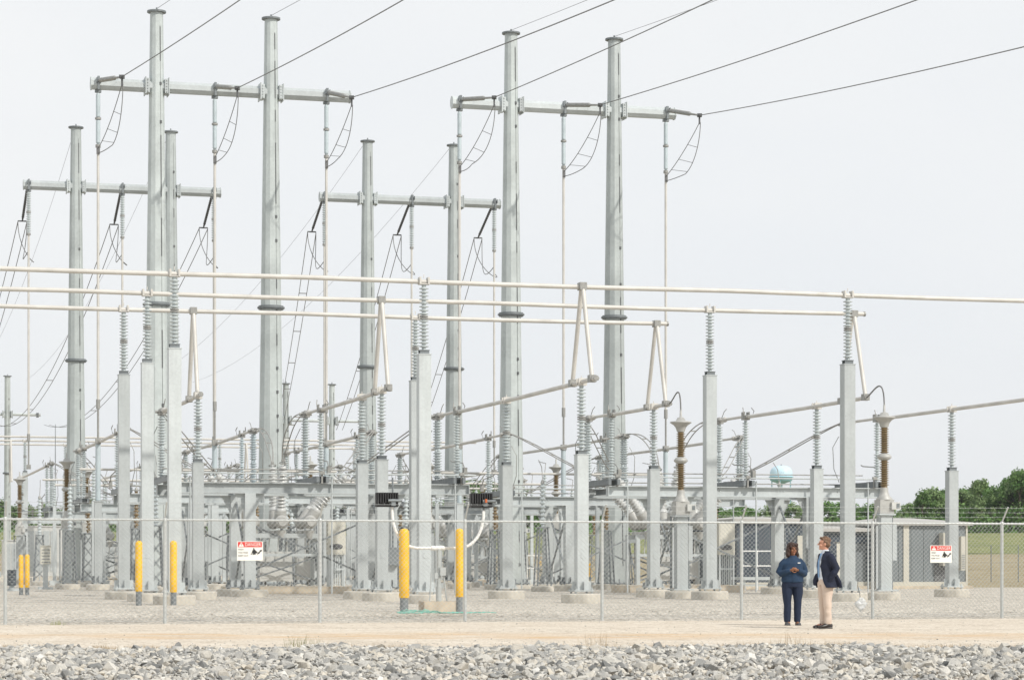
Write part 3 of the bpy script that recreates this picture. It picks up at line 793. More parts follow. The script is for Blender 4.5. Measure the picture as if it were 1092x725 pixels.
# front lines: strain insulator at the beam, conductor sagging away over the camera's shoulder, jumper loop back to the tube
FL = [((130, 82), (256, 0)), ((253, 94), (430, 0)), ((375, 104), (655, 0)), ((527, 104), (760, 0)), ((640, 112), (978, 0)), ((746, 123), (1092, 50))]
for i in range(6):
    (ua, va), (ub, vb) = FL[i]
    tA = 98.6; sA, zA = at(ua, va, tA); sB0 = su(FU[i], TF)
    sl = (sA-sB0)/(TF-tA)
    lo, hi = 20.0, 98.0
    for _ in range(60):                         # row where the picture's second point lies on this course
        q = (lo+hi)/2; ex = su(ub, q)-(sA+sl*(tA-q))
        # su grows with the row; the course falls with it
        if ex > 0: hi = q
        else: lo = q
    tB = (lo+hi)/2; zB = at(ub, vb, tB)[1]
    c = .0005; D = tA-tB; k = (zA-zB+c*D*D)/D
    a0 = W(sA, tA, zA)
    th = thing('overhead_conductor', 'dark conductor rising out of frame from the front crossbeams, %s from the left' % names[i], 'overhead line', a0, 0, 'overhead conductors')
    pts = []
    for n in range(61):
        d = 190*n/60
        pts.append(W(sA+sl*d, tA-d, zA-k*d+c*d*d)-a0)
    MB().tube(pts, .019, 6).build('conductor', M['cable'], th)
    b0 = W(sB0+.0, TF-.34, ZB+.08)-a0
    m = MB(); q = b0*.82
    ax = (-b0).normalized(); L = b0.length
    m.lathe([(.03, 0), (.05, .02), (.05, .3)]+[(.075+.025*(k % 2), .32+k*(L*.62/30)) for k in range(30)]+[(.05, .36+L*.62), (.04, L)], b0, ax, 10)
    m.build('strain_insulator', M['fit'], th)
    MB().box((0, 0, 0), (.2, .22, .13)).cone((0, -.3, -.02), (0, .2, .03), .05, seg=8).box((0, .05, -.2), (.07, .12, .34)).build('dead_end_clamp', M['bolt'], th)
    # loop
    tz = at(FU[i], [158, 168, 173, 178, 183, 188][i], TF)[1]
    p3 = W(sB0, TF-.06, tz)
    th = thing('jumper_loop', 'hanging twin cable loop under the front crossbeams, %s of six from the left' % names[i], 'jumper loop', a0, 0, 'twin jumper loops')
    e = p3-a0
    sd = Vector((CT, ST, 0))
    hang = e.z; eh = Vector((e.x, e.y, 0))
    A = bez((0, 0, -.3), eh*.22+Vector((0, 0, hang*.42)), eh*(.62+.02*(i%3))+Vector((0, 0, hang*(.86-.03*(i%2)))), e, 20)
    jr = random.Random(i*7+1); jj = lambda a_: jr.uniform(-a_, a_)
    low = eh*(.50+jj(.08))+Vector((0, 0, hang*(1.10+jj(.03))))+sd*jj(.1)
    Bc = bez(sd*.04+Vector((0, 0, -.3)), sd*.06+eh*.02+Vector((0, 0, hang*.55)), eh*.16+sd*.05+Vector((0, 0, hang*1.02)), low, 14) + bez(low, eh*.78+Vector((0, 0, hang*1.15)), e+Vector((0, 0, -.22)), e+Vector((0, 0, -.2)), 6)[1:]
    MB().tube(A, .017, 6).build('cable', M['cable'], th); MB().tube(Bc, .017, 6).build('cable', M['cable'], th)
    m = MB()
    for ia, ib in ((8, 6), (13, 10), (17, 13)): m.bar(A[ia], Bc[ib], .02)
    m.box(e+Vector((0, 0, -.1)), (.13, .13, .32)); m.build('spacer', M['cable'], th)

# rear lines: dark strain insulator and a twin bundle that sags away to the far frames
for i in range(6):
    s0 = su(RU[i], TR)
    a0 = W(s0-.05, TR+.3, ZB-.1)
    th = thing('twin_conductor', 'twin line sagging away from the rear crossbeams, %s of six from the left' % names[i], 'overhead line', a0, 0, 'twin conductors behind the rear frames')
    p1 = W(s0-.1, TR+3.2, 19.9)-a0
    m = MB().lathe([(.03, 0), (.05, .05)]+[(.05+.03*(k % 2), .1+k*.1) for k in range(29)]+[(.05, 3.05), (.03, 3.1)], (0, 0, 0), p1, 10)
    m.build('strain_insulator', M['polyd'], th)
    ax = Vector((CT, ST, 0))*.24
    MB().bar(p1-ax, p1+ax, .07).bar(p1, p1*.94, .06).build('yoke_plate', M['bolt'], th)
    P = []
    if i < 3: DL, se, bq, cq = 103.0, s0-.3, .190, .00135
    else:
        ue, ve = ((300, 446), (362, 458), (446, 462))[i-3]; DL = 57.0; se, ze = at(ue, ve, TR+3.2+DL); cq = .0007; bq = (19.85-ze+cq*DL*DL)/DL
    for n in range(41):
        d = DL*n/40
        P.append(W(s0-.1+(se-s0+.1)*d/DL, TR+3.2+d, 19.85-bq*d+cq*d*d)-a0)
    for sg in (-1, 1):
        MB().tube([p+ax*sg for p in P], .022, 5).build('conductor', M['cable'], th)
    m = MB()
    for n in (9, 16, 23, 30): m.bar(P[n]-ax, P[n]+ax, .05)
    m.build('spacer', M['cable'], th)
    # slack twin jumper from the yoke to the tube
    tz = 17.7
    e = W(s0, TR, tz)-a0
    th2 = thing('slack_jumper', 'slack jumper under the rear crossbeams, %s of six from the left' % names[i], 'jumper loop', a0, 0, 'slack jumpers of the rear frames')
    for sg in (-1, 1):
        MB().tube(bez(p1+ax*sg, p1+ax*sg+Vector((0, 0, -2.0)), e+Vector((0, .6, -.7))-ax*sg*3, e+Vector((0, 0, sg*.2)), 16), .022, 5).build('cable', M['cable'], th2)
# shield wires
SW = [((167, 13), (176, 0)), ((289, 21), (305, 0)), ((547, 38), (598, 0)), ((659, 44), (722, 0))]
for i, ((ua, va), (ub, vb)) in enumerate(SW):
    b = i//2; x = su((167, 289, 545, 655)[i], TF)
    a0 = W(x, TF, ZT+.15)
    th = thing('shield_wire', 'thin shield wire rising from a front pole top, %s of four from the left' % names[i], 'wire', a0, 0, 'shield wires')
    pts = [Vector((0, 0, 0))]
    for n in range(1, 41):
        d = 190*n/40; pts.append(W(x+.11*d, TF-d, ZT+.15-.06*d+.0004*d*d)-a0)
    MB().tube(pts, .010, 5).build('wire', M['cable'], th)
for i in range(4):
    b = i//2; x = su((81, 182, 392, 484)[i], TR)
    a0 = W(x, TR, ZT+.15)
    th = thing('shield_wire', 'thin wire falling behind a rear pole top, %s of four from the left' % names[i], 'wire', a0, 0, 'rear shield wires')
    MB().tube([W(x, TR+d, ZT+.15-.14*d+.0008*d*d)-a0 for d in range(0, 106, 5)], .009, 5).build('wire', M['cable'], th)

# far bus of the same pattern behind everything
for k in range(3):
    t = 153+5*k
    th = yard('bus_tube', '%s of three far bus tubes low behind the left poles' % ['highest', 'middle', 'lowest'][k], 'bus tube', 40, t, ZH, 'far tubular buses')
    MB().cone((-70, 0, 0), (0, 0, 0), .06, seg=8).build('tube', M['alu'], th)
for n, (k, s) in enumerate(((0, 9.4), (0, 17.0), (0, 30), (1, 11.5), (1, 24), (2, 14.5), (2, 27), (2, 34))):
    bus_support(s, 153+5*k, 7.05, ZH, 'x', 'far bus support column in the background, %s from the left' % (names+['seventh', 'eighth'])[n], 'far bus supports')
for n, i in enumerate((0, 1, 2, 3, 4, 5)):
    bus_support(PH[i], 148, 4.33, ZL, 'y', 'far short support under a far low tube, %s from the left' % names[n], 'far short supports')
for n, (i, k) in enumerate(((0, 1), (1, 2), (3, 1), (4, 2))):
    t = 153+5*k
    th = yard('a_frame', 'far A-frame of thin white tubes in the background, %s from the left' % names[n], 'a-frame', PH[i], t, ZL, 'far A-frames')
    for sy in (-1, 1): MB().cone((0, sy*.9, .05), (0, sy*.07, ZH-ZL), .06, seg=8).build('leg_tube', M['alu'], th)
# low grey switchgear cubicles beyond the rear frames
rr = random.Random(77)
for n, u in enumerate((14, 47, 66, 104, 119, 146, 171, 204, 232, 246, 276, 322, 344, 368, 402, 428)):
    t = rr.uniform(162, 178); h = rr.uniform(2.0, 3.4); w_ = rr.uniform(1.2, 2.4); d_ = rr.uniform(1, 1.6)
    th = yard('switchgear_cubicle', 'far grey equipment cubicle low between the left steelwork, %s from the left' % (names+['seventh', 'eighth', 'ninth', 'tenth', 'eleventh', 'twelfth', 'thirteenth', 'fourteenth', 'fifteenth', 'sixteenth'])[n], 'switchgear', su(u, t), t, None, 'far switchgear cubicles')
    MB().box((0, 0, h/2+.25), (w_, d_, h)).box((0, 0, h+.28), (w_+.16, d_+.16, .06)).build('housing', M[rr.choice(('tank', 'cab', 'steel', 'steel_dark'))], th)
    m = MB()
    for k in range(int(w_/.5)): m.box((-w_/2+.3+k*.5, -d_/2-.02, h*.5+.25), (.42, .03, h*.82))
    m.build('doors', M['steel'], th)
    MB().box((0, 0, .12), (w_+.3, d_+.3, .3)).build('foundation', M['conc'], th)
for b in (0, 1):
    platform(PH[b*3+1], 142, 145.0, 'furthest steel platform of the %s bay, beyond the rear frame' % bayname[b])
    breaker(PH[b*3+1]+.0, 136.5, 'dead tank circuit breaker beyond the rear frame in the %s bay' % bayname[b])
# slim lightning rods
for n, (u, vt, t) in enumerate(((59, 452, 150), (125, 452, 150), (208, 478, 150), (302, 404, 200))):
    s, z = at(u, vt, t)
    th = yard('lightning_rod', 'slim lightning rod in the background, %s from the left' % names[n], 'lightning rod', s, t, None, 'lightning rods')
    MB().cone((0, 0, 0), (0, 0, z*.55), .07, .05, 8).build('mast', M['steel'], th)
    MB().cone((0, 0, z*.55), (0, 0, z-PAD), .035, .015, 6).build('rod', M['steel_dark'], th)

# ------------------------------------------------------------------ chain-link fence along the yard
TFN = 51.7
FS0, FS1 = -2.0, 36.5
fence = thing('chain_link_fence', 'galvanised chain-link fence with barbed wire in front of the whole substation', 'fence', W(FS0, TFN), TH)
fh = 2.2; n = 0; s = 3.34-3.265
posts = [p-FS0 for p in (.06, 3.36, 6.69, 10.04, 13.28, 16.44, 19.76, 22.98, 26.26, 29.5, 32.7, 36.0)]
for x in posts:
    p = shared('fpost', lambda: MB().cone((0, .05, -.3), (0, .05, fh+.02), .038, seg=10).lathe([(.045, fh-.02), (.045, fh+.03), (.02, fh+.06)], (0, .05, 0), seg=10), 'post', M['fence'], fence)
    p.location = (x, 0, 0)
    a = shared('farm', lambda: MB().bar((0, .05, fh+.03), (.0, -.26, fh+.38), .03, .022), 'outrigger_arm', M['fence'], p)
MB().cone((0, .05, fh), (FS1-FS0, .05, fh), .024, seg=10).build('top_rail', M['fence'], fence)
m = MB(); L = FS1-FS0; pit = .10; H0, H1 = .04, fh+.05
hh = H1-H0; nn = int((L+hh)/pit)
for k in range(nn):
    x = k*pit-hh
    for sg in (1, -1):
        xa, xb = (x, x+hh) if sg > 0 else (x+hh, x); za, zb = H0, H1
        # clip to the run of the fence
        def cut(xc): return za+(zb-za)*(xc-xa)/(xb-xa)
        pa, pb = [xa, za], [xb, zb]
        for p, q in ((pa, pb), (pb, pa)):
            if p[0] < 0: p[1] = cut(0); p[0] = 0
            if p[0] > L: p[1] = cut(L); p[0] = L
        if abs(pa[0]-pb[0]) < .02: continue
        m.cone((pa[0], sg*.003, pa[1]), (pb[0], sg*.003, pb[1]), 00.0033, seg=3, smooth=False, caps=False)
m.build('mesh_fabric', M['mesh'], fence)
m = MB()
for k in range(3):
    f_ = .35+.3*k; y = .05-.31*f_; z = fh+.03+.35*f_
    m.tube([(L*i/60, y, z-.012*abs(math.sin(math.pi*(L*i/60-posts[0])/3.265))) for i in range(61)], .0024, 4)
    for i in range(int(L/.13)):
        x = i*.13; m.bar((x, y-.03, z-.02), (x+.012, y+.03, z+.02), .0035)
m.build('barbed_wire', M['mesh'], fence)
MB().tube([(0, .02, .05), (L, .02, .05)], .003, 4).build('tension_wire', M['fence'], fence)

# a far fence with a few slim posts on the right side of the yard
ff = thing('chain_link_fence', 'distant low-contrast fence crossing the dry field at right', 'fence', (0, 0, 0))
for k in range(16):
    p = atY(640+30*k, 600, 135.0)
    MB().cone((p.x, 135+.12*(p.x-20), .0), (p.x, 135+.12*(p.x-20), 2.3), .03, seg=6).build('post', M['steel_dark'], ff)
m = MB()
x0, x1 = atY(640, 0, 135).x, atY(1090, 0, 135).x
for z in (.4, 1.3, 2.25): m.bar((x0, 135+.12*(x0-20), z), (x1, 135+.12*(x1-20), z), .014)
m.build('wires', M['steel_dark'], ff)

# danger signs wired to the fence
def text_mesh(body, size, ext=.001):
    cu = bpy.data.curves.new('lettering', 'FONT'); cu.body = body; cu.size = size; cu.extrude = ext; cu.align_x = 'LEFT'; cu.resolution_u = 2
    ob = bpy.data.objects.new('lettering', cu); COL.objects.link(ob)
    dg = bpy.context.evaluated_depsgraph_get(); me = bpy.data.meshes.new_from_object(ob.evaluated_get(dg))
    bpy.data.objects.remove(ob); return me
def lettering(body, size, x, z, y, m, parent, name='lettering', sx=1.0):
    me = text_mesh(body, size); me.materials.clear(); me.materials.append(m)
    o = put(name, me, parent); o.location = (x, y, z); o.rotation_euler = (math.pi/2, 0, 0); o.scale = (sx, 1, 1); return o
def poly(m, pts, y, th=.003):
    n = len(pts)
    m.add([(x, y, z) for x, z in pts]+[(x, y+th, z) for x, z in pts], [tuple(range(n)), tuple(reversed(range(n, 2*n)))]+[(i, (i+n), (i+1) % n+n, (i+1) % n) for i in range(n)])
def sign(u, v, w, h, label, tilt=0):
    t = TFN-.06; s, z = at(u, v, t)
    th = thing('danger_sign', label, 'sign', W(s, t, z), TH+tilt, 'danger signs on the fence')
    MB().box((0, 0, 0), (w, .006, h)).build('panel', M['signw'], th)
    MB().box((0, -.005, h*.335), (w*.93, .004, h*.27)).build('header', M['signr'], th)
    m = MB(); x0 = -w*.455; zz = h*.225
    poly(m, [(x0+.005, zz), (x0+.125*w/.55, zz), (x0+.065*w/.55, zz+h*.235)], -.0105)
    m.build('warning_triangle', M['signw'], th)
    m = MB(); poly(m, [(x0+.058*w/.55, zz+.03), (x0+.072*w/.55, zz+.03), (x0+.074*w/.55, zz+h*.17), (x0+.056*w/.55, zz+h*.17)], -.013, .002)
    m.build('exclamation_mark', M['signr'], th)
    lettering('DANGER', h*.27, x0+.14*w/.55, zz+.01, -.009, M['signw'], th, sx=.78)
    for k, tx in enumerate(('HIGH', 'VOLTAGE', 'KEEP OUT')):
        lettering(tx, h*.115, -w*.455, h*(.04-.165*k), -.0055, M['signk'], th)
    m = MB(); c = w/.55
    P = lambda L_: [(x*c, z*h/.4) for x, z in L_]
    # falling figure and lightning bolt
    poly(m, P([(.035, -.03), (.06, .02), (.1, .035), (.13, .0), (.16, -.015), (.15, -.05), (.115, -.04), (.1, -.075), (.06, -.085), (.07, -.05)]), -.0065)
    poly(m, P([(.02, -.075), (.06, -.06), (.055, -.045), (.015, -.055)]), -.0068); poly(m, P([(.06, .045), (.075, .06), (.095, .055), (.095, .035), (.075, .03)]), -.0068)
    poly(m, P([(.11, -.07), (.13, -.075), (.125, -.045), (.105, -.045)]), -.0068)
    poly(m, P([(.255, .03), (.21, .015), (.205, -.015), (.165, -.03), (.155, -.085), (.18, -.06), (.215, -.045), (.215, -.02), (.255, -.005)]), -.0065)
    m.build('pictogram', M['signk'], th)
    return th
sign(266.5, 587, .555, .41, 'red and white danger sign on the fence at left, in front of a platform leg')
sign(1003.5, 590.3, .53, .40, 'red and white danger sign on the fence at right, before the grey building', R(-3))

# ------------------------------------------------------------------ bollards
def bollard(u, vb, vt, vs, w, label, group='yellow bollards'):
    # distance from the height of the ground there
    t = 56.0
    for _ in range(30):
        k = (u-U0)/F; Y = (EYE-gz(t))*F/(vb-V0); t = .5*t+.5*Y*(CT-ST*k)
    th = yard('bollard', label, 'bollard', su(u, t), t, None, group)
    z = lambda v: at(u, v, t)[1]-gz(t)
    zt, zs = z(vt), z(vs); r = w/F*t/2
    MB().lathe([(r, zs), (r*1.0, zt-r*.9), (r*.9, zt-r*.45), (r*.6, zt-r*.14), (.004, zt)], seg=20).build('sleeve', M['yellow'], th)
    MB().cone((0, 0, -.1), (0, 0, zs+.03), r*.84, seg=18).build('pipe', M['steel_dark'], th)
bollard(431, 652.5, 563, 637, 11.2, 'tall yellow bollard left of the twin-head post in the middle')
bollard(490, 652.5, 563, 636, 8.8, 'tall yellow bollard right of the twin-head post in the middle')
bollard(148, 645, 576, 630, 7.6, 'yellow bollard in front of the second tall column from the left')
bollard(185, 645, 576, 631, 7.6, 'yellow bollard in front of the third tall column from the left')
bollard(22.5, 634, 591, 626, 5, 'left one of two yellow bollards close together at the left edge')
bollard(29, 634, 590.5, 626, 5, 'right one of two yellow bollards close together at the left edge')
for u, vb, vt, lab in ((319.5, 620, 594, 'far yellow bollard seen under the left breaker'), (337.5, 622, 594, 'far yellow bollard by the fence post right of the left breaker'),
                       (513, 618, 599, 'far yellow bollard beside the centre pole, left one'), (502, 619, 600, 'far yellow bollard behind the right middle bollard'),
                       (576, 615, 598, 'far yellow bollard inside the white railing, left one'), (582, 615, 599, 'far yellow bollard inside the white railing, right one'),
                       (629.5, 618, 600, 'far yellow bollard peeking out beside the short support right of centre'), (463, 617, 600, 'far yellow bollard behind the twin-head post')):
    bollard(u, vb, vt, vb-3, 3.4, lab, 'far yellow bollards')

# twin-head post on a concrete block
tL = 55.6
s0 = su(467, tL)
th = yard('twin_head_post', 'white U-shaped pipe on a short post carrying two black finned boxes', 'sensor post', s0, tL, gz(tL))
g0 = gz(tL); zz = lambda v: at(467, v, tL)[1]-g0
xx = lambda u: su(u, tL)-s0
zb_ = zz(584)
MB().box((0, 0, .08), (.8, .6, .34)).build('concrete_block', M['conc2'], th)
m = MB().cone((.02, 0, .2), (.02, 0, zb_), .05, seg=10).cone((.02, 0, .2), (.02, 0, .6), .07, seg=10)
m.cone((-.22, -.08, .24), (-.16, -.02, .95), .018, seg=6).cone((.2, -.08, .24), (.12, -.02, .95), .018, seg=6).box((.1, -.07, .95), (.14, .08, .2)).box((-.06, -.07, .85), (.08, .06, .14))
m.build('post', M['steel'], th)
MB().cone((-.16, 0, zb_), (.16, 0, zb_), .055, seg=12).build('tee', M['white'], th)
for u, sg in ((418, -1), (516, 1)):
    xe = xx(u); ze = zz(545)
    pts = [(.1*sg, 0, zb_)] + [tuple(p) for p in bez((xe*.45, 0, zb_), (xe*.8, 0, zb_+.02), (xe*.98, 0, zb_+.35), (xe, 0, ze), 14)] + [(xe, 0, zz(537))]
    MB().tube(pts, .036, 10).build('arm_pipe', M['white'], th)
    xb = xx(412.5) if sg < 0 else xx(513); zc = zz(533); w = .52
    m = MB().box((xb, .02, zc), (w, .16, .33))
    for k in range(9): m.box((xb-w/2+.03+k*w/9, -.09, zc+.05), (.028, .1, .24))
    m.box((xb, -.08, zc-.13), (w, .08, .03))
    hb = m.build('finned_head', M['black'], th)
    MB().cone((xb, -.16, zc-.02), (xe+sg*.02+.22, -.16, zc-.02), .035, seg=8).box((xe, -.12, zc-.06), (.1, .1, .16)).build('bracket', M['steel_dark'], hb)
    if sg > 0: MB().box((xe, -.2, zc-.01), (.045, .05, .085)).build('orange_tag', M['orange'], hb)

# teal netting on the ground along the fence
m = MB(); rr = random.Random(3)
for q in range(5):
    sA = su(421, 54.6); Lq = su(523, 54.6)-sA
    z0 = gz(54.6)
    m.tube([W(sA+Lq*(i/30)*(1-.1*q), 54.4-.35*(i/30)-.1*q+.06*rr.random(), z0+.04+.09*max(0, 1-abs(i-4-3*q)/6)*rr.random()+.02*rr.random()) for i in range(31)], .011, 5)
o = m.build('netting', M['teal'], None); tag(o, 'teal netting strip lying on the gravel in front of the concrete block', 'netting')
# white plastic bag caught at the foot of the fence
rr = random.Random(5); s, z = at(918.5, 644.5, TFN-.1)
m = MB().ell((0, 0, 0), (.14, .05, .165), 22, 18)
m.v = [(x*(1-.75*max(0, -zq/.18))*(1+.5*noise.noise((x*14, y*9, zq*14)))+.06*zq, y*(1+.9*noise.noise((x*26, 3, zq*26)))+.05*noise.noise((x*18, 9, zq*18)), zq*(1+.3*noise.noise((x*15, 7, 2)))) for x, y, zq in m.v]
M['bag'].node_tree.nodes['Principled BSDF'].inputs['Alpha'].default_value = .68
o = m.build('plastic_bag', M['bag'], None); o.location = W(s, TFN-.1, z); o.rotation_euler.z = TH
tag(o, 'crumpled white plastic bag caught low on the fence right of the man', 'plastic bag')
o2 = MB().tube(bez((-.02, .02, .18), (-.05, 0, .4), (-.12, 0, .35), (-.06, .02, .62), 10), .008, 5).build('handle', M['bolt'], o)

# ------------------------------------------------------------------ the two people
M['skin_d'] = mat('brown_skin', (.26, .115, .06), .5, 0, .08, 8)
M['skin_l'] = mat('fair_skin', (.56, .29, .20), .5, 0, .08, 8)
M['hair_d'] = mat('dark_brown_hair', (.036, .015, .009), .55, 0, .5, 40, .6, 60)
M['hair_l'] = mat('brown_hair', (.15, .085, .05), .6, 0, .5, 35, .6, 60)
M['pullover'] = mat('blue_knit', (.011, .035, .078), .85, 0, .12, 9, .3, 25)
M['navy'] = mat('navy_trousers', (.008, .018, .046), .85, 0, .15, 6, .3, 14)
M['jacket'] = mat('navy_wool', (.009, .014, .034), .85, 0, .2, 8, .3, 14)
M['chino'] = mat('sand_chino', (.60, .49, .41), .85, 0, .06, 6, .4, 14)
M['shirt'] = mat('pale_shirt', (.66, .72, .80), .8, 0, .04, 6)
M['tie'] = mat('light_blue_tie', (.22, .38, .62), .7, 0, .06, 6)
M['leather'] = mat('dark_leather', (.018, .013, .012), .35, 0, .2, 9)
M['greyshoe'] = mat('grey_trainers', (.07, .07, .075), .7, 0, .2, 9)
M['eye'] = mat('dark_eyes', (.012, .009, .008), .3)
M['lip_d'] = mat('dark_lips', (.26, .07, .06), .5)
M['lip_l'] = mat('pink_lips', (.50, .20, .17), .5)

def fused(mb, name, m, parent, voxel=.012, smooth=4, mod=None):
    """one continuous skin out of overlapping closed forms"""
    me = mb.mesh('tmp', m); ob = bpy.data.objects.new('tmp', me); COL.objects.link(ob)
    r = ob.modifiers.new('r', 'REMESH'); r.mode = 'VOXEL'; r.voxel_size = voxel; r.use_smooth_shade = True
    if smooth:
        s = ob.modifiers.new('s', 'SMOOTH'); s.iterations = smooth; s.factor = .5
    bpy.context.view_layer.update()
    dg = bpy.context.evaluated_depsgraph_get(); out = bpy.data.meshes.new_from_object(ob.evaluated_get(dg))
    bpy.data.objects.remove(ob); out.name = name
    if not out.materials: out.materials.append(m)
    if mod:
        for v in out.vertices: v.co += mod(v.co)
    out.polygons.foreach_set('use_smooth', [True]*len(out.polygons))
    return put(name, out, parent)
def folds(amp, fx=9, fz=14):
    return lambda p: Vector((noise.noise((p.x*fx, p.y*fx, p.z*fz)), noise.noise((p.x*fx+9, p.y*fx, p.z*fz)), 0))*amp

def head(mb, c, yaw, sc=1.0, fem=True):
    q = Matrix.Rotation(yaw, 3, 'Z'); c = Vector(c); T = lambda p: c + q @ (Vector(p)*sc)
    mb.ell(T((0, .012, .02)), (.076*sc, .095*sc, .100*sc), 16, 12, q)
    mb.ell(T((0, -.028, -.045)), (.058*sc, .062*sc, .074*sc), 14, 10, q)           # jaw
    mb.ell(T((0, -.075, -.095)), (.026*sc, .022*sc, .02*sc), 10, 8, q)             # chin
    mb.cone(T((0, -.083, .015)), T((0, -.118, -.028)), .011*sc, .017*sc, 8)         # nose
    for sx in (-1, 1):
        mb.ell(T((sx*.04, -.066, -.035)), (.026*sc, .026*sc, .022*sc), 10, 8, q)   # cheek
        mb.ell(T((sx*.032, -.082, .034)), (.024*sc, .014*sc, .010*sc), 10, 8, q)   # brow
        mb.ell(T((sx*.078, .012, -.012)), (.012*sc, .024*sc, .034*sc), 10, 8, q)   # ear
    return q, T
def face(T, q, sc, lip, brow, root):
    m = MB()
    for sx in (-1, 1): m.ell(T((sx*.031, -.0865, .006)), (.010*sc, .008*sc, .0055*sc), 10, 8, q)
    m.build('eyes', M['eye'], root)
    m = MB()
    for sx in (-1, 1): m.ell(T((sx*.032, -.094, .034)), (.019*sc, .006*sc, .0035*sc), 10, 6, q)
    m.build('eyebrows', brow, root)
    MB().ell(T((0, -.092, -.062)), (.024*sc, .01*sc, .008*sc), 10, 6, q).build('mouth', lip, root)
def hand(mb, wrist, d, palm_n, curl=.5, side=1, L=.17):
    """palm, four unequal bent fingers and a thumb off the side of the palm"""
    d = Vector(d).normalized(); n = Vector(palm_n); n = (n-d*n.dot(d)).normalized(); s = d.cross(n)*side; w = Vector(wrist)
    pl = L*.52
    mb.bar(w-d*.01, w+d*pl, .001, .001)
    mb.loft([(w, .026, .02), (w+d*pl*.5, .036, .017), (w+d*pl, .038, .014)], 10)
    for k, (off, ln) in enumerate(((-.028, .88), (-.0095, 1.0), (.0095, .94), (.028, .74))):
        p = w+d*pl*.95+s*off; a = L*.48*ln; pts = [p]
        dirv = d.copy()
        for j in range(3):
            ang = curl*(.5+.35*j); dirv = (d*math.cos(ang*(j+1)*.7)+n*math.sin(ang*(j+1)*.7)).normalized(); pts.append(pts[-1]+dirv*a*(.44, .31, .25)[j])
        mb.tube(pts, .0088, 8)
    p = w+d*pl*.25-s*.026
    mb.tube([p, p+(d*.5-s*.8).normalized()*.035, p+(d*.5-s*.8).normalized()*.035+(d*.85-s*.25+n*.4).normalized()*.032, p+(d*.5-s*.8).normalized()*.035+(d*.8+n*.7).normalized()*.058], .0105, 8)

# woman in blue, hands clasped, head turned to the man
Yw = EYE*F/66.5
wo = thing('person', 'woman in a blue pullover and navy trousers standing with clasped hands', 'person', Vector(((845-U0)/F*Yw, Yw, 0)), R(5))
b = MB()
wo.scale = (.95, .95, 1.0)
hq, hT = head(b, (.0, -.02, 1.565), R(14), .98)
b.loft([((0, .0, 1.36), .075, .07), ((0, -.005, 1.43), .055, .055), ((0, -.012, 1.52), .052, .056)], 14)
b.loft([((0, 0, .84), .17, .13), ((0, 0, 1.0), .16, .12), ((0, 0, 1.2), .16, .11), ((0, 0, 1.33), .15, .085), ((0, 0, 1.39), .08, .06)], 16)
for sx in (-1, 1):
    b.loft([((sx*.15, 0, 1.34), .05, .05), ((sx*.235, .03, 1.10), .042, .042), ((sx*.075, -.215, 1.135), .026, .026)], 10)
    b.loft([((sx*.095, 0, .88), .085, .085), ((sx*.10, -.01, .48), .052, .055), ((sx*.10, .012, .09), .036, .04)], 10)
    b.ell((sx*.10, -.05, .045), (.04, .11, .04), 10, 8)
hand(b, (-.075, -.215, 1.135), (.85, -.30, .25), (.1, .9, -.3), .9, 1, .165)
hand(b, (.075, -.215, 1.135), (-.85, -.32, .2), (-.1, .9, .3), .8, -1, .165)
fused(b, 'body', M['skin_d'], wo, .0065, 2)
face(hT, hq, .98, M['lip_d'], M['hair_d'], wo)
h = MB()
TT = lambda p: hT(p)
h.ell(TT((0, .035, .045)), (.118, .112, .108), 16, 12, hq); h.ell(TT((0, .06, -.06)), (.130, .090, .125), 16, 12, hq)
for sx in (-1, 1):
    h.ell(TT((sx*.096, .005, -.02)), (.042, .062, .115), 12, 10, hq); h.ell(TT((sx*.108, .012, -.11)), (.050, .062, .066), 12, 10, hq)
    h.ell(TT((sx*.055, -.05, .09)), (.055, .045, .036), 12, 8, hq)
h.ell(TT((-.07, -.07, .055)), (.028, .022, .035), 10, 8, hq)
fused(h, 'hair', M['hair_d'], wo, .009, 2, lambda p: Vector((noise.noise(p*24), noise.noise(p*24+Vector((5, 0, 0))), noise.noise(p*20)))*.013)
c = MB()
c.loft([((0, .0, .885), .232, .185), ((0, 0, .92), .242, .192), ((0, .0, 1.02), .236, .185), ((0, -.012, 1.16), .226, .178), ((0, -.01, 1.26), .220, .160), ((0, 0, 1.345), .190, .110), ((0, 0, 1.40), .110, .088), ((0, -.005, 1.445), .080, .076)], 22)
for sx in (-1, 1):
    c.loft([((sx*.14, 0, 1.345), .068, .07), ((sx*.215, .01, 1.25), .078, .08), ((sx*.285, .03, 1.09), .072, .074), ((sx*.255, -.06, 1.06), .068, .068), ((sx*.15, -.18, 1.105), .054, .054), ((sx*.090, -.215, 1.13), .042, .042)], 14)
top = fused(c, 'pullover', M['pullover'], wo, .012, 4, folds(.012, 8, 9))
MB().box((.115, -.152, 1.285), (.062, .012, .017), Matrix.Rotation(R(14), 3, 'Z')).build('chest_logo', M['white'], top)
c = MB()
c.loft([((0, 0, .95), .215, .16), ((0, 0, .86), .226, .172), ((0, 0, .79), .20, .155)], 18)
for sx in (-1, 1):
    c.loft([((sx*.112, 0, .85), .118, .138), ((sx*.114, -.005, .68), .112, .122), ((sx*.112, -.012, .48), .086, .09), ((sx*.112, .0, .25), .078, .082), ((sx*.112, .008, .075), .074, .082)], 16)
fused(c, 'trousers', M['navy'], wo, .012, 3, folds(.012, 7, 6))
for sx in (-1, 1):
    c = MB().loft([((sx*.112, .07, .045), .042, .045), ((sx*.113, -.02, .05), .05, .05), ((sx*.118, -.12, .035), .05, .034), ((sx*.12, -.175, .025), .034, .022)], 14)
    c.box((sx*.116, -.055, .012), (.09, .25, .024))
    fused(c, 'shoe', M['greyshoe'], wo, .007, 2)

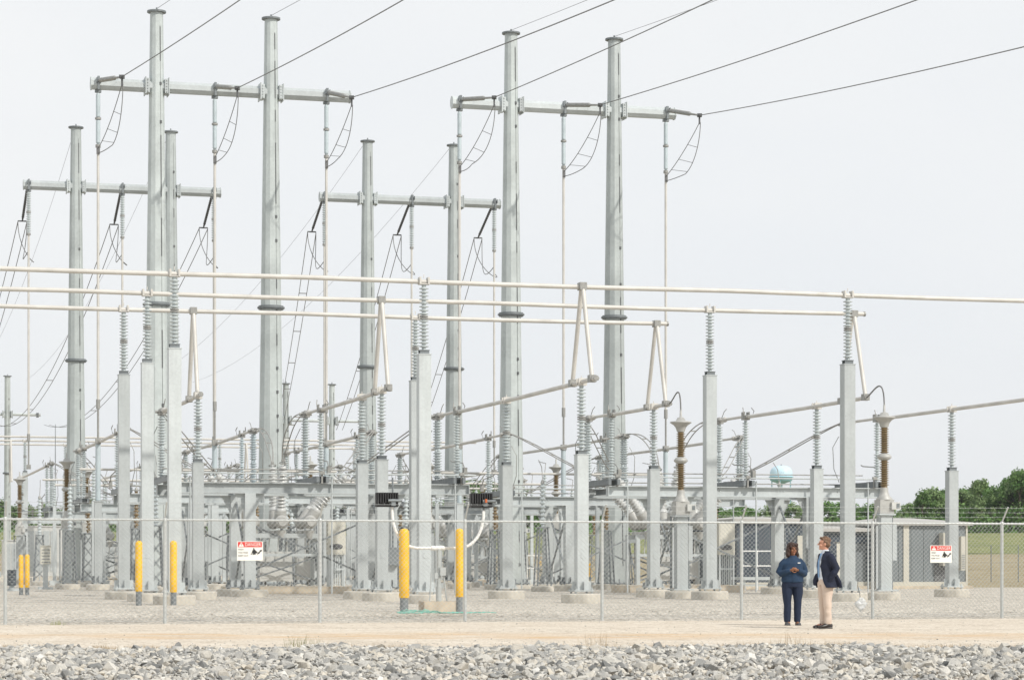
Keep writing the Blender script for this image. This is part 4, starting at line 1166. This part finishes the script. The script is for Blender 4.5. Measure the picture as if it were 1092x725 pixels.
# man in a navy jacket, hand in pocket, seen from his left side
Ym = EYE*F/69.5
mn = thing('person', 'man in an open navy jacket and sand trousers, hand in his pocket', 'person', Vector(((880.5-U0)/F*Ym, Ym, 0)), R(-70))
b = MB()
hq, hT = head(b, (0, -.035, 1.665), R(-22), 1.06)
b.loft([((0, .01, 1.44), .08, .07), ((0, -.005, 1.52), .06, .062), ((0, -.02, 1.61), .058, .064)], 14)
b.loft([((0, 0, .9), .15, .11), ((0, 0, 1.05), .15, .1), ((0, 0, 1.3), .165, .105), ((0, 0, 1.43), .16, .08), ((0, 0, 1.48), .08, .06)], 16)
for sx in (-1, 1):
    b.loft([((sx*.17, 0, 1.44), .05, .05), ((sx*.25, .09, 1.17), .043, .043), ((sx*.18, -.03, .945), .028, .028)], 10)
    b.loft([((sx*.09, 0, .93), .085, .085), ((sx*.095, -.01, .5), .055, .058), ((sx*.095, .012, .1), .038, .042)], 10)
    b.ell((sx*.095, -.06, .05), (.042, .12, .042), 10, 8)
    hand(b, (sx*.18, -.03, .945), (-sx*.42, -.12, -.9), (-sx*.9, .1, 0), .35, sx, .17)
fused(b, 'body', M['skin_l'], mn, .0065, 2)
face(hT, hq, 1.06, M['lip_l'], M['hair_l'], mn)
h = MB()
h.ell(hT((0, .03, .055)), (.085, .104, .086), 16, 12, hq); h.ell(hT((0, .058, -.015)), (.082, .062, .08), 14, 10, hq)
h.ell(hT((0, -.045, .102)), (.060, .042, .024), 12, 8, hq)
for sx in (-1, 1): h.ell(hT((sx*.072, .03, .015)), (.02, .055, .05), 10, 8, hq)
fused(h, 'hair', M['hair_l'], mn, .009, 2, lambda p: Vector((noise.noise(p*26), noise.noise(p*26+Vector((5, 0, 0))), noise.noise(p*22)))*.014)
c = MB()
c.loft([((0, -.012, .95), .16, .115), ((0, -.03, 1.1), .16, .12), ((0, -.03, 1.3), .165, .115), ((0, -.014, 1.42), .115, .078), ((0, -.006, 1.5), .070, .068), ((0, -.004, 1.545), .070, .072)], 18)
fused(c, 'shirt', M['shirt'], mn, .011, 2)
MB().loft([((.0, -.155, 1.0), .022, .006), ((0, -.163, 1.15), .03, .008), ((0, -.156, 1.32), .024, .008), ((0, -.098, 1.475), .018, .012)], 10).build('tie', M['tie'], mn)
# jacket: a shell wrapped round the back, open at the front
ji = MB(); rings = []
prof = [(.80, .245, .185, .02, 52), (.88, .235, .178, .015, 40), (1.0, .215, .165, .01, 29), (1.12, .205, .158, .0, 22), (1.25, .212, .158, -.004, 20), (1.36, .215, .145, 0, 22), (1.44, .185, .112, .006, 22), (1.49, .115, .088, .012, 26), (1.525, .088, .084, .012, 34)]
nA = 30; vs = []; fs = []
for z, rx, ry, oy, gap in prof:
    for sgn, dd in ((1, 0), (-1, .022)):
        pass
    ring_o = []; ring_i = []
    for k in range(nA+1):
        a = R(-90+gap)+(2*math.pi-2*R(gap))*k/nA
        fl = 1+ .10*max(0, (1.0-z)/.2)*(abs(math.cos(a)) > .2)
        x, y = rx*fl*math.cos(a), ry*fl*math.sin(a)+oy
        ring_o.append((x, y, z)); ring_i.append((x*.86, (y-oy)*.82+oy, z))
    vs += ring_o+ring_i
st = 2*(nA+1); no = nA+1
for j in range(len(prof)-1):
    for k in range(nA):
        a = j*st+k; fs.append((a, a+1, a+st+1, a+st)); fs.append((a+no+1, a+no, a+no+st, a+no+st+1))
    for k in (0, nA):
        a = j*st+k; fs.append((a, a+st, a+st+no, a+no) if k == 0 else (a+no, a+st+no, a+st, a))
for k in range(nA):
    fs.append((k+1, k, k+no, k+no+1)); t_ = (len(prof)-1)*st+k; fs.append((t_, t_+1, t_+no+1, t_+no))
ji.add(vs, fs, True)
for sx in (-1, 1):
    ji.loft([((sx*.165, .0, 1.435), .075, .075), ((sx*.225, .03, 1.34), .076, .08), ((sx*.268, .10, 1.17), .066, .07), ((sx*.262, .05, 1.09), .064, .066), ((sx*.225, -.0, .985), .052, .054), ((sx*.20, -.025, .93), .046, .048)], 14)
    ji.bar((sx*.07, -.142, 1.20), (sx*.075, -.09, 1.47), .07, .02)
# the swept-back tail behind the pocketed hand
ji.loft([((.16, .12, 1.05), .06, .05), ((.20, .19, .90), .07, .045), ((.21, .225, .80), .055, .03)], 12)
ji.loft([((-.17, -.08, 1.06), .06, .05), ((-.185, -.13, .95), .065, .045), ((-.18, -.14, .84), .05, .03)], 12)
fused(ji, 'jacket', M['jacket'], mn, .011, 2, folds(.010, 8, 10))
c = MB()
c.loft([((0, 0, 1.02), .165, .122), ((0, 0, .93), .178, .138), ((0, 0, .85), .165, .135)], 18)
for sx in (-1, 1):
    c.loft([((sx*.09, 0, .91), .098, .128), ((sx*.095, -.005, .72), .093, .108), ((sx*.098, -.016, .52), .074, .082), ((sx*.098, .0, .28), .066, .074), ((sx*.098, .006, .085), .066, .078)], 16)
fused(c, 'trousers', M['chino'], mn, .011, 3, folds(.013, 8, 9))
for sx in (-1, 1):
    c = MB().loft([((sx*.098, .085, .05), .04, .048), ((sx*.099, -.02, .06), .046, .056), ((sx*.105, -.14, .04), .048, .036), ((sx*.108, -.215, .026), .032, .022)], 14)
    c.box((sx*.102, -.06, .012), (.082, .28, .024))
    fused(c, 'shoe', M['leather'], mn, .007, 2)

# ------------------------------------------------------------------ control houses at the right
def house(u0, u1, t, zt, depth, label, wallm, ridge=.24, over=.2):
    s0, s1 = su(u0, t), su(u1, t); L = s1-s0
    th = yard('control_house', label, 'building', s0, t, gz(99), 'small control houses')
    wl = MB().box((L/2, depth/2, zt/2+.1), (L, depth, zt-.2)).build('wall', wallm, th)
    m = MB(); o = over; z = zt
    m.add([(-o, -o, z), (L+o, -o, z), (L+o, depth+o, z), (-o, depth+o, z), (-o, -o, z+.14), (L+o, -o, z+.14), (L+o, depth+o, z+.14), (-o, depth+o, z+.14), (L*.3, depth/2, z+.14+ridge), (L*.7, depth/2, z+.14+ridge)],
          [(3, 2, 1, 0), (0, 1, 5, 4), (1, 2, 6, 5), (2, 3, 7, 6), (3, 0, 4, 7), (4, 5, 9, 8), (5, 6, 9), (6, 7, 8, 9), (7, 4, 8)])
    m.build('roof', M['roof'], th)
    m = MB()
    for k in range(1, int(L/.6)): m.box((k*.6, -.012, zt/2+.1), (.035, .02, zt-.3))
    m.build('panel_seams', wallm, wl)
    MB().box((L/2, -.02, .2), (L+.04, .05, .2)).build('base_trim', M['beige'], th)
    MB().box((L/2, depth/2, -.03), (L+.4, depth+.4, .3)).build('foundation', M['conc2'], th)
    return th, L
tH = 98.0
th, L = house(945, 1031, tH, 2.78, 6.5, 'slate grey control house at the right behind the danger sign, with pale corner trim', M['slate2'])
for u, w in ((966, .26), (1030.5, .08)):
    MB().box((su(u, tH)-su(945, tH), -.025, 1.45), (w, .05, 2.66)).build('trim_board', M['beige'], th)
for u0, u1, za, zb2 in ((1001, 1011, 1.0, 2.45), (1020, 1024.5, .8, 2.3)):
    xa, xb = su(u0, tH)-su(945, tH), su(u1, tH)-su(945, tH)
    ac = MB().box(((xa+xb)/2, -.25, (za+zb2)/2), (xb-xa, .44, zb2-za)).build('air_conditioner', M['beige'], th)
    m = MB()
    for k in range(8): m.box(((xa+xb)/2, -.475, za+.1+k*.08), ((xb-xa)*.8, .012, .03))
    m.build('louvre', M['steel_dark'], ac)
xa = su(995, tH)-su(945, tH); MB().box((xa+.3, -.02, .7), (.5, .04, .8)).build('vent_opening', M['bolt'], th)
th, L = house(786, 866, 97.0, 2.86, 6, 'dark slate control house behind the woman, with white railings in front', M['slate'], .15)
xd = su(851, 97)-su(786, 97)
dr = MB().box((xd+.35, -.03, 1.25), (.78, .05, 2.1)).build('door', M['beige'], th); MB().box((xd+.62, -.07, 1.2), (.05, .05, .16)).build('handle', M['bolt'], dr)
th, L = house(872, 938, 99.0, 2.5, 6, 'beige control house behind the man and the tall column, with shade painted under the eave', M['slate2'], .15, .3)
xo = su(872, 99)
MB().box((L*.5, -.03, 2.2), (L*.98, .05, .42)).build('eave_shade_strip', M['slate'], th)  # dark strip on the wall standing in for the eave's shadow
for u in (886, 929): MB().box((su(u, 99)-xo, -.035, 1.2), (.5, .06, 1.6)).build('dark_panel', M['slate'], th)
dr = MB().box((su(897, 99)-xo, -.03, 1.1), (.8, .05, 1.9)).build('door', M['cab'], th); MB().box((su(897, 99)-xo+.3, -.07, 1.1), (.05, .05, .16)).build('handle', M['bolt'], dr)
# railings with a small landing
def railing(u0, u1, t, zt, label, base=True):
    s0, s1 = su(u0, t), su(u1, t); L = s1-s0
    th = yard('railing', label, 'railing', s0, t, gz(99), 'white railings')
    n = max(3, int(L/.75))
    m = MB()
    for k in range(n+1): m.cone((L*k/n, 0, 0), (L*k/n, 0, zt), .026, seg=8)
    m.build('posts', M['white'], th)
    m = MB()
    for z in (zt, zt*.62): m.cone((0, 0, z), (L, 0, z), .026, seg=8)
    m.build('rails', M['white'], th)
    if base:
        m = MB().box((L/2, .6, .48), (L+.1, 1.3, .12)).box((L/2, .6, .2), (L*.96, 1.1, .06))
        for k in range(4): m.box((.1+(L-.2)*k/3, .1, .2), (.1, .1, .46))
        m.build('landing', M['steel'], th)
    return th
railing(792, 838, 94.5, 1.62, 'white two-rail railing with steel landing in front of the dark control house')
railing(562, 590, 104, 1.45, 'white railing round two far yellow bollards right of the centre pole', False)
# small pale equipment boxes far back
for u0, u1, v0, v1, t, lab in ((43, 54, 582, 601, 106, 'pale equipment box on a post behind the left bollards'), (8, 17, 608, 624, 100, 'dark slatted unit on the ground at the left edge')):
    s0, s1 = su(u0, t), su(u1, t); z1, z0 = at(u0, v0, t)[1]-PAD, max(.05, at(u0, v1, t)[1]-PAD)
    th = yard('equipment_box', lab, 'equipment box', (s0+s1)/2, t, None)
    dk = v0 > 600
    MB().box((0, 0, (z0+z1)/2), (s1-s0, .4, z1-z0)).box((0, -.02, z1+.02), (s1-s0+.06, .46, .03)).build('housing', M['slate'] if dk else M['cab'], th)
    m = MB()
    for k in range(5): m.box((0, -.21, z0+.08+k*(z1-z0-.1)/5), ((s1-s0)*.8, .02, .03))
    m.build('louvre', M['steel_dark'], th)
    MB().box((0, 0, z0/2), (.2, .2, z0+.1)).box((0, .0, .03), (.6, .5, .12)).build('pedestal', M['steel'], th)

# ------------------------------------------------------------------ water tower on the horizon
Yt = 1250.0; c = atY(833, 600, Yt); k = Yt/F
tw = thing('water_tower', 'pale blue domed water tower on the horizon right of the tall column', 'water tower', (c.x, Yt, 5.5), 0)
z = lambda v: EYE-(v-V0)*k-5.5
rt_ = 12.2*k
MB().lathe([(rt_, z(508.2)), (rt_*1.0, z(506)), (rt_*.96, z(502)), (rt_*.84, z(499.2)), (rt_*.62, z(497.2)), (rt_*.35, z(496.3)), (.3, z(496.0))], seg=36).build('dome', M['tankblue'], tw)
MB().lathe([(rt_*1.09, z(508.6)), (rt_*1.09, z(508.0)), (rt_*.99, z(507.9))], seg=36).build('balcony', M['aqua'], tw)
MB().lathe([(rt_*.3, z(516)), (rt_*.42, z(514.6)), (rt_*.80, z(513.2)), (rt_*.97, z(511.8)), (rt_*.985, z(508.7))], seg=36).build('lower_bowl', M['aqua'], tw)
MB().cone((0, 0, 0), (0, 0, z(515)), 1.5*k, seg=20).build('riser', M['tankblue'], tw)
for q in range(6):
    a = q*math.pi/3+.35
    MB().cone((rt_*1.0*math.cos(a), rt_*1.0*math.sin(a), 0), (rt_*.93*math.cos(a), rt_*.93*math.sin(a), z(510.5)), .32*k, seg=8).build('leg', M['aqua'], tw)
MB().cone((0, 0, z(496)), (0, 0, z(494.8)), .5*k, seg=10).build('vent', M['bolt'], tw)
lt = text_mesh('YO', 3.2*k, .05); lt.materials.clear(); lt.materials.append(M['slate'])
for v in lt.vertices:
    a = (v.co.x-2.2*k)/rt_; zz_ = z(504.2)+v.co.y; r_ = rt_*.955-(v.co.y*.18)
    v.co = Vector((r_*math.sin(a)*1.03, -r_*math.cos(a)*1.03, zz_))
put('lettering', lt, tw)

# ------------------------------------------------------------------ ground
def sheet(name, xs, ys, zf, m, tr=lambda x, y: (x, y)):
    vs = []
    for y in ys:
        for x in xs:
            p = tr(x, y); vs.append((p[0], p[1], zf(x, y)))
    n = len(xs)
    fs = [(j*n+i, j*n+i+1, (j+1)*n+i+1, (j+1)*n+i) for j in range(len(ys)-1) for i in range(n-1)]
    me = bpy.data.meshes.new(name); me.from_pydata(vs, [], fs); me.materials.append(m)
    me.polygons.foreach_set('use_smooth', [True]*len(fs)); me.update()
    o = put(name, me); o['kind'] = 'structure'; return o
def fr(a, b, st):
    n = max(1, round((b-a)/st)); return [a+(b-a)*i/n for i in range(n+1)]
ytr = lambda s, t: W(s, t)[:2]
def rut(s, t):
    p = W(s, t); return .02*noise.noise((p.x*.25, p.y*.8, 0))+.012*noise.noise((p.x*1.2, p.y*2, 3))
TE = 51.1
def zroad(s, t):
    p = W(s, t); e = min(1, max(0, (TE-t)/1.5))
    return rut(s, t)*e - .22*sstep(30, 22, p.y)
sheet('gravel_road', fr(-60, -8, 4)+fr(-8, 42, .4)[1:]+fr(42, 90, 4)[1:], fr(-60, 20, 4)+fr(20, TE, .35)[1:], zroad, M['road'], ytr)
def zyard(s, t):
    e = min(1, max(0, (t-TE)/1.5))
    return gz(t)+.018*e*noise.noise((s*.5, t*.5, 8))+.012*e*noise.noise((s*2, t*2, 1))
sheet('gravel_yard', fr(-60, 0, 6)+fr(0, 46, .5)[1:]+fr(46, 90, 4)[1:], fr(TE, 80, .4)+fr(80, 101, 1.5)[1:], zyard, M['yard'], ytr)
sheet('gravel_yard', fr(-60, 43, 2), fr(101, 185, 3), zyard, M['yard'], ytr)
def zfield(x, y):
    s, t = x*CT+y*ST, -x*ST+y*CT
    up = max(sstep(103, 225, t)*sstep(47, 58, s), sstep(190, 240, t))
    return PAD-.08+2.05*up+.25*noise.noise((x*.05, y*.05, 2))*up
sheet('field', fr(-500, 0, 10)+fr(0, 90, 3)[1:]+fr(90, 500, 10)[1:], fr(60, 268, 4), zfield, M['field'])
def zbank(x, y): return zfield(x, 268)+2.9*sstep(266, 302, y)*(1 if y > 268 else 0)+.3*noise.noise((x*.03, y*.05, 5))*sstep(268, 280, y)
sheet('grass_bank', fr(-700, 700, 10), fr(268, 304, 3), zbank, M['bank'])
sheet('meadow', fr(-2500, 2500, 50), [304, 330, 360, 420, 500, 700, 1000, 1500, 2500, 5000], lambda x, y: (zbank(x, 304) if y == 304 else 5.0), M['bank'])
# pale service road at the foot of the bank
sheet('far_road', fr(-300, 300, 10), [252, 256, 260], lambda x, y: zfield(x, y)+.22, M['yard'])

# ------------------------------------------------------------------ trees
def tree_meshes(seed, shape):
    rr = random.Random(seed); H = 1.0
    tk = MB(); tk.tube([(0, 0, 0), (.01, .0, .2), (-.01, .01, .5), (.0, 0, .8)], .02, 7)
    tk.v = [(x*(1.5-1.2*z), y*(1.5-1.2*z), z) for x, y, z in tk.v]
    cl = []
    n = 46
    for _ in range(n):
        z = rr.uniform(.12, .93); prof = {0: math.sin(min(1, (z+.12))*math.pi)**.6*.36, 1: (1.02-z)**.7*.36+.03, 2: math.sin(z*math.pi)**.45*.29}[shape]
        a = rr.uniform(0, 2*math.pi); d = prof*math.sqrt(rr.uniform(.15, 1))
        cl.append((Vector((d*math.cos(a), d*math.sin(a), z)), rr.uniform(.06, .12)))
    for p, r_ in cl[::3]:
        tk.tube([(0, 0, max(.1, p.z-.18)), p*.5+Vector((0, 0, max(.1, p.z-.18)*.5)), p], .006, 5)
    lf = MB()
    for p, r_ in cl:
        for _ in range(80):
            v = Vector((rr.gauss(0, 1), rr.gauss(0, 1), rr.gauss(0, .75))); v = v.normalized()*r_*(rr.random()**.4)
            c_ = p+v; sz = rr.uniform(.013, .030)
            a = Vector((rr.gauss(0, 1), rr.gauss(0, 1), rr.gauss(0, 1))).normalized(); b_ = a.orthogonal().normalized()
            nrm = (v.normalized()*.7+a*.5+Vector((0, 0, .35))).normalized(); e1 = nrm.orthogonal().normalized(); e2 = nrm.cross(e1)
            lf.add([c_+e1*sz, c_+e2*sz*.7, c_-e1*sz, c_-e2*sz*.7], [(0, 1, 2, 3)])
    return tk.mesh('trunk', M['trunk']), lf
TM = []
for sd in range(7):
    tk, lf = tree_meshes(40+sd, sd % 3); TM.append((tk, lf.mesh('crown', M['leaf']), lf.mesh('crown', M['leaf2'])))
def tree(x, y, zb, h, wd, kind, pale, label, group):
    th = thing('tree', label, 'tree', (x, y, zb), random.uniform(0, 6.28), group)
    th.scale = (h*wd, h*wd, h)
    put('trunk', TM[kind][0], th); put('crown', TM[kind][2 if pale else 1], th); return th
rt2 = random.Random(11)
def vtop(u):
    P = [(930, 556), (950, 550), (963, 541), (985, 522), (1000, 517), (1018, 519), (1030, 516), (1045, 511), (1060, 517), (1075, 507), (1095, 497), (1130, 490), (1190, 496)]
    for (a, va), (b_, vb) in zip(P, P[1:]):
        if a <= u <= b_: return va+(vb-va)*(u-a)/(b_-a)
    return 520
special = {964: 'low bright green tree at the left end of the forest on the right', 984: 'rounded dark tree left of the short support at right', 1046: 'tall pale leafy tree right of the short support at right', 1088: 'tallest tree, cut by the right edge of the frame'}
for u in list(special):
    Y = 306; zb = 5.0
    h = EYE-(vtop(u)-V0)*Y/F-zb+.3
    tree((u-U0)/F*Y, Y, zb-.3, max(3, h)+.3, .95, rt2.randrange(7), u in (1046, 964), special[u], 'forest on the bank at right')
for q in range(44):
    u = 950+245*(q+rt2.random())/44; Y = rt2.uniform(308, 345)
    h = EYE-(vtop(u)+rt2.uniform(-1, 9)-V0)*Y/F-5.0
    tree((u-U0)/F*Y, Y, 4.7, max(3.2, h)*1.04, rt2.uniform(1.0, 1.4), rt2.randrange(7), rt2.random() < .35, 'leafy tree in the green forest on the bank at the right edge', 'forest on the bank at right, other trees')
for q in range(80):
    u = -60+1010*(q+rt2.random())/80; Y = rt2.uniform(400, 450)
    vt = 534+rt2.uniform(-6, 8)
    if 485 < u < 530: vt = 512+rt2.uniform(-5, 8)
    h = EYE-(vt-V0)*Y/F-5.0
    tree((u-U0)/F*Y, Y, 4.7, h, rt2.uniform(1.2, 2.0), rt2.randrange(7), rt2.random() < .45, 'low tree in the far treeline glimpsed between the steelwork', 'far treeline behind the yard')
# undergrowth along the foot of both rows
def brush(name, label, u0, u1, Y0, Y1, n, h, m):
    mb = MB(); rr = random.Random(n)
    for _ in range(n):
        Y = rr.uniform(Y0, Y1); x = (rr.uniform(u0, u1)-U0)/F*Y; c_ = Vector((x, Y, 4.7+h*rr.random()**1.5*(.6+.6*noise.noise((x*.15, Y*.1, 0)))))
        sz = rr.uniform(.12, .3)
        nr = Vector((rr.gauss(0, 1), rr.gauss(-.3, 1), rr.gauss(.4, 1))).normalized(); e1 = nr.orthogonal().normalized(); e2 = nr.cross(e1)
        mb.add([c_+e1*sz, c_+e2*sz*.7, c_-e1*sz, c_-e2*sz*.7], [(0, 1, 2, 3)])
    o = mb.build(name, m); tag(o, label, 'undergrowth', None, 'stuff')
brush('undergrowth', 'dense undergrowth at the foot of the forest on the right', 930, 1200, 303, 312, 12000, 4.4, M['leaf'])
brush('undergrowth', 'low scrub along the far treeline behind the yard', -80, 960, 385, 410, 18000, 4.2, M['leaf'])

# ------------------------------------------------------------------ riprap in front of the road
def rock_mesh(seed):
    rr = random.Random(seed); bm = bmesh.new()
    sx, sy, sz = rr.uniform(.8, 1.25), rr.uniform(.7, 1.05), rr.uniform(.5, .85)
    for _ in range(13):
        v = Vector((rr.gauss(0, 1), rr.gauss(0, 1), rr.gauss(0, 1))).normalized()*rr.uniform(.85, 1.1)
        bm.verts.new((v.x*sx*.5, v.y*sy*.5, v.z*sz*.5))
    res = bmesh.ops.convex_hull(bm, input=bm.verts)
    bmesh.ops.delete(bm, geom=[g for g in res['geom_interior'] if isinstance(g, bmesh.types.BMVert)], context='VERTS')
    bm.verts.index_update()
    out = ([v.co.copy() for v in bm.verts], [tuple(v.index for v in f.verts) for f in bm.faces]); bm.free(); return out
RK = [rock_mesh(s) for s in range(24)]
RM = []
for vs, fs in RK:
    mb = MB(); mb.add(vs, fs); RM.append(mb.mesh('rock', M['rock']))
rr = random.Random(21)
def edge(x): return 35.6+1.2*noise.noise((x*.35, 0, 4))+.9*noise.noise((x*1.3, 5, 4))-(.5 if x < -3 else 0)
pl = []
for _ in range(62000):
    y = rr.uniform(23.8, 37.0); x = rr.uniform(-.30, .30)*y
    e = edge(x)
    if y > e: continue
    d = e-y
    if d < .5 and rr.random() < .5*(1-d/.5): continue
    sz = min(.20, .064*math.exp(rr.gauss(.0, .46)))
    lay = rr.random()
    mound = .06*sstep(0, 1.2, d)*(.8+.7*noise.noise((x*.6, y*.6, 9))) - .22*sstep(30, 22, y)
    z = mound+lay*.055-.01
    rot = Matrix.Rotation(rr.uniform(0, 6.28), 3, 'Z') @ Matrix.Rotation(rr.gauss(0, .5), 3, 'X') @ Matrix.Rotation(rr.gauss(0, .5), 3, 'Y')
    pl.append((sz, x, y, z, rot, rr.randrange(24)))
infr = sorted([p for p in pl if abs(p[1]) < .215*p[2] and p[2] > 27.0 and p[2] < 35.4 and p[3] > .02], key=lambda p: -p[0]/p[2])[:300]
ids = set(id(p) for p in infr)
mb = MB()
for p in pl:
    sz, x, y, z, rot, k = p
    if id(p) in ids:
        o = put('rock', RM[k]); o.location = (x, y, z+.01); o.rotation_euler = rot.to_euler(); o.scale = (sz*1.15,)*3
        tag(o, 'grey angular stone among the larger ones of the riprap along the bottom of the picture', 'rock', 'larger riprap stones')
        continue
    c_ = Vector((x, y, z)); mb.add([c_+rot @ (v*sz) for v in RK[k][0]], RK[k][1])
o = mb.build('riprap', M['rock']); tag(o, 'band of broken grey limestone riprap along the road edge', 'riprap', None, 'stuff')
# loose chips strewn on the road and yard
mb = MB(); 
for _ in range(6500):
    y = rr.uniform(36.5, 66); x = rr.uniform(-.24, .24)*y
    t = -x*ST+y*CT
    if 40 < y and t < 50.5 and rr.random() < .9: continue
    sz = rr.uniform(.012, .035); c_ = Vector((x, y, (gz(t) if t > TE else 0)+sz*.15)); q = Matrix.Rotation(rr.uniform(0, 6.28), 3, 'Z')
    vs, fs = RK[rr.randrange(24)]; mb.add([c_+q @ (v*sz) for v in vs], fs)
o = mb.build('loose_stones', M['rock']); tag(o, 'loose stones scattered on the road and yard gravel', 'gravel', None, 'stuff')

# dry grass at the riprap edge and one green tuft
def blades(n, xf, yf, h, m, name):
    mb = MB()
    for _ in range(n):
        x = xf(); y = yf(x); hh_ = h*rr.uniform(.4, 1.1); a = rr.uniform(0, 6.28); ln = rr.uniform(.1, .6)*hh_; w = rr.uniform(.0016, .0032)
        d = Vector((math.cos(a), math.sin(a), 0)); sd = Vector((-d.y, d.x, 0))*w
        b0 = Vector((x, y, 0)); m1 = b0+d*ln*.35+Vector((0, 0, hh_*.6)); tp = b0+d*ln+Vector((0, 0, hh_))
        mb.add([b0-sd, b0+sd, m1+sd*.7, m1-sd*.7, tp], [(0, 1, 2, 3), (3, 2, 4)])
    return mb.build(name, m)
def clump(u): 
    return (u-U0)/F*36.0
dens = [(-.5, 60, 340), (100, 200, 500), (320, 460, 420), (600, 720, 420), (720, 960, 700), (900, 1092, 650)]
def rx():
    a, b_, n_ = rr.choices(dens, [d[2] for d in dens])[0]; return clump(rr.uniform(a, b_))
o = blades(6500, rx, lambda x: edge(x)+rr.gauss(.35, .45), .09, M['dry'], 'dry_grass'); tag(o, 'thin dry grass growing along the upper edge of the riprap', 'grass', None, 'stuff')
xt = clump(325)
o = blades(110, lambda: xt+rr.gauss(0, .12), lambda x: edge(x)+rr.gauss(.3, .1), .24, M['weed'], 'grass_tuft'); tag(o, 'green grass tuft at the road edge left of centre', 'grass tuft')
for u, lab in ((58, 'small green weed at the fence foot near the left edge'),):
    x = (u-U0)/F*50; o = blades(50, lambda: x+rr.gauss(0, .08), lambda q: 50.4+rr.gauss(0, .05), .12, M['weed'], 'weed'); tag(o, lab, 'weed')
o = blades(70, lambda: clump(845+rr.gauss(0, 12)), lambda x: edge(x)+rr.gauss(.1, .1), .26, M['dry'], 'dry_tuft'); tag(o, 'brown dry tuft at the riprap edge below the woman', 'grass tuft')
o = blades(60, lambda: clump(635+rr.gauss(0, 10)), lambda x: edge(x)+rr.gauss(.1, .1), .30, M['dry'], 'dry_tuft'); tag(o, 'brown dry stalks at the riprap edge right of centre', 'grass tuft')

# ------------------------------------------------------------------ thin air haze
HAZE = 0.00012
hz = MB().box((0, 2480, 32), (5400, 5300, 68)).build('haze', None); hz['kind'] = 'stuff'; tag(hz, 'thin pale haze of a humid bright day filling the air', 'haze')
hm = bpy.data.materials.new('haze_air'); hm.use_nodes = True; nt = hm.node_tree; nt.nodes.remove(nt.nodes['Principled BSDF'])
pv = nt.nodes.new('ShaderNodeVolumePrincipled'); pv.inputs['Color'].default_value = (.92, .95, 1, 1); pv.inputs['Density'].default_value = HAZE; pv.inputs['Anisotropy'].default_value = .2
nt.links.new(pv.outputs[0], nt.nodes['Material Output'].inputs['Volume']); hz.data.materials.append(hm)
# ------------------------------------------------------------------ sky, sun, camera
SUN = Vector((.66, -.56, .70)).normalized()
el = math.asin(SUN.z); az = math.atan2(SUN.x, SUN.y)
w = bpy.data.worlds.new('World'); scene.world = w; w.use_nodes = True
N, L = w.node_tree.nodes, w.node_tree.links
bg = N['Background']; bg.inputs['Strength'].default_value = .1
sky = N.new('ShaderNodeTexSky'); sky.sky_type = 'NISHITA'; sky.sun_disc = False
sky.sun_elevation = el; sky.sun_rotation = az; sky.dust_density = 3.0; sky.air_density = 1.0
tc = N.new('ShaderNodeTexCoord'); nz = N.new('ShaderNodeTexNoise'); nz.inputs['Scale'].default_value = 2.2; nz.inputs['Detail'].default_value = 6
mp = N.new('ShaderNodeMapping'); mp.inputs['Scale'].default_value = (1, 1, 2.2)
L.new(tc.outputs['Generated'], mp.inputs['Vector']); L.new(mp.outputs[0], nz.inputs['Vector'])
rp = N.new('ShaderNodeValToRGB'); e = rp.color_ramp.elements
e[0].position = .3; e[0].color = (.88, .91, .945, 1); e[1].position = .68; e[1].color = (.985, .99, .985, 1)
L.new(nz.outputs['Fac'], rp.inputs['Fac'])
sc_ = N.new('ShaderNodeVectorMath'); sc_.operation = 'SCALE'; sc_.inputs['Scale'].default_value = 10.0
L.new(rp.outputs[0], sc_.inputs[0])
mx = N.new('ShaderNodeMix'); mx.data_type = 'RGBA'; mx.inputs[0].default_value = .93     # thin bright overcast over the clear sky
L.new(sky.outputs[0], mx.inputs[6]); L.new(sc_.outputs[0], mx.inputs[7]); L.new(mx.outputs[2], bg.inputs['Color'])
sl = bpy.data.lights.new('sun', 'SUN'); sl.energy = 3.2; sl.angle = R(1.2); sl.color = (1.0, .955, .88)
so = bpy.data.objects.new('sun', sl); COL.objects.link(so); so.rotation_euler = SUN.to_track_quat('Z', 'Y').to_euler(); so.location = (30, -30, 60)

cam = bpy.data.cameras.new('camera'); co = bpy.data.objects.new('camera', cam); COL.objects.link(co)
co.location = (0, 0, EYE); co.rotation_euler = (math.pi/2, 0, 0)
cam.sensor_width = 36; cam.lens = F/1092*36; cam.shift_y = (V0-362.3)/1092; cam.clip_start = .5; cam.clip_end = 9000
scene.camera = co
vs_ = scene.view_settings; vs_.view_transform = 'Standard'; vs_.look = 'None'; vs_.exposure = 0.0; vs_.gamma = 1; vs_.use_curve_mapping = False
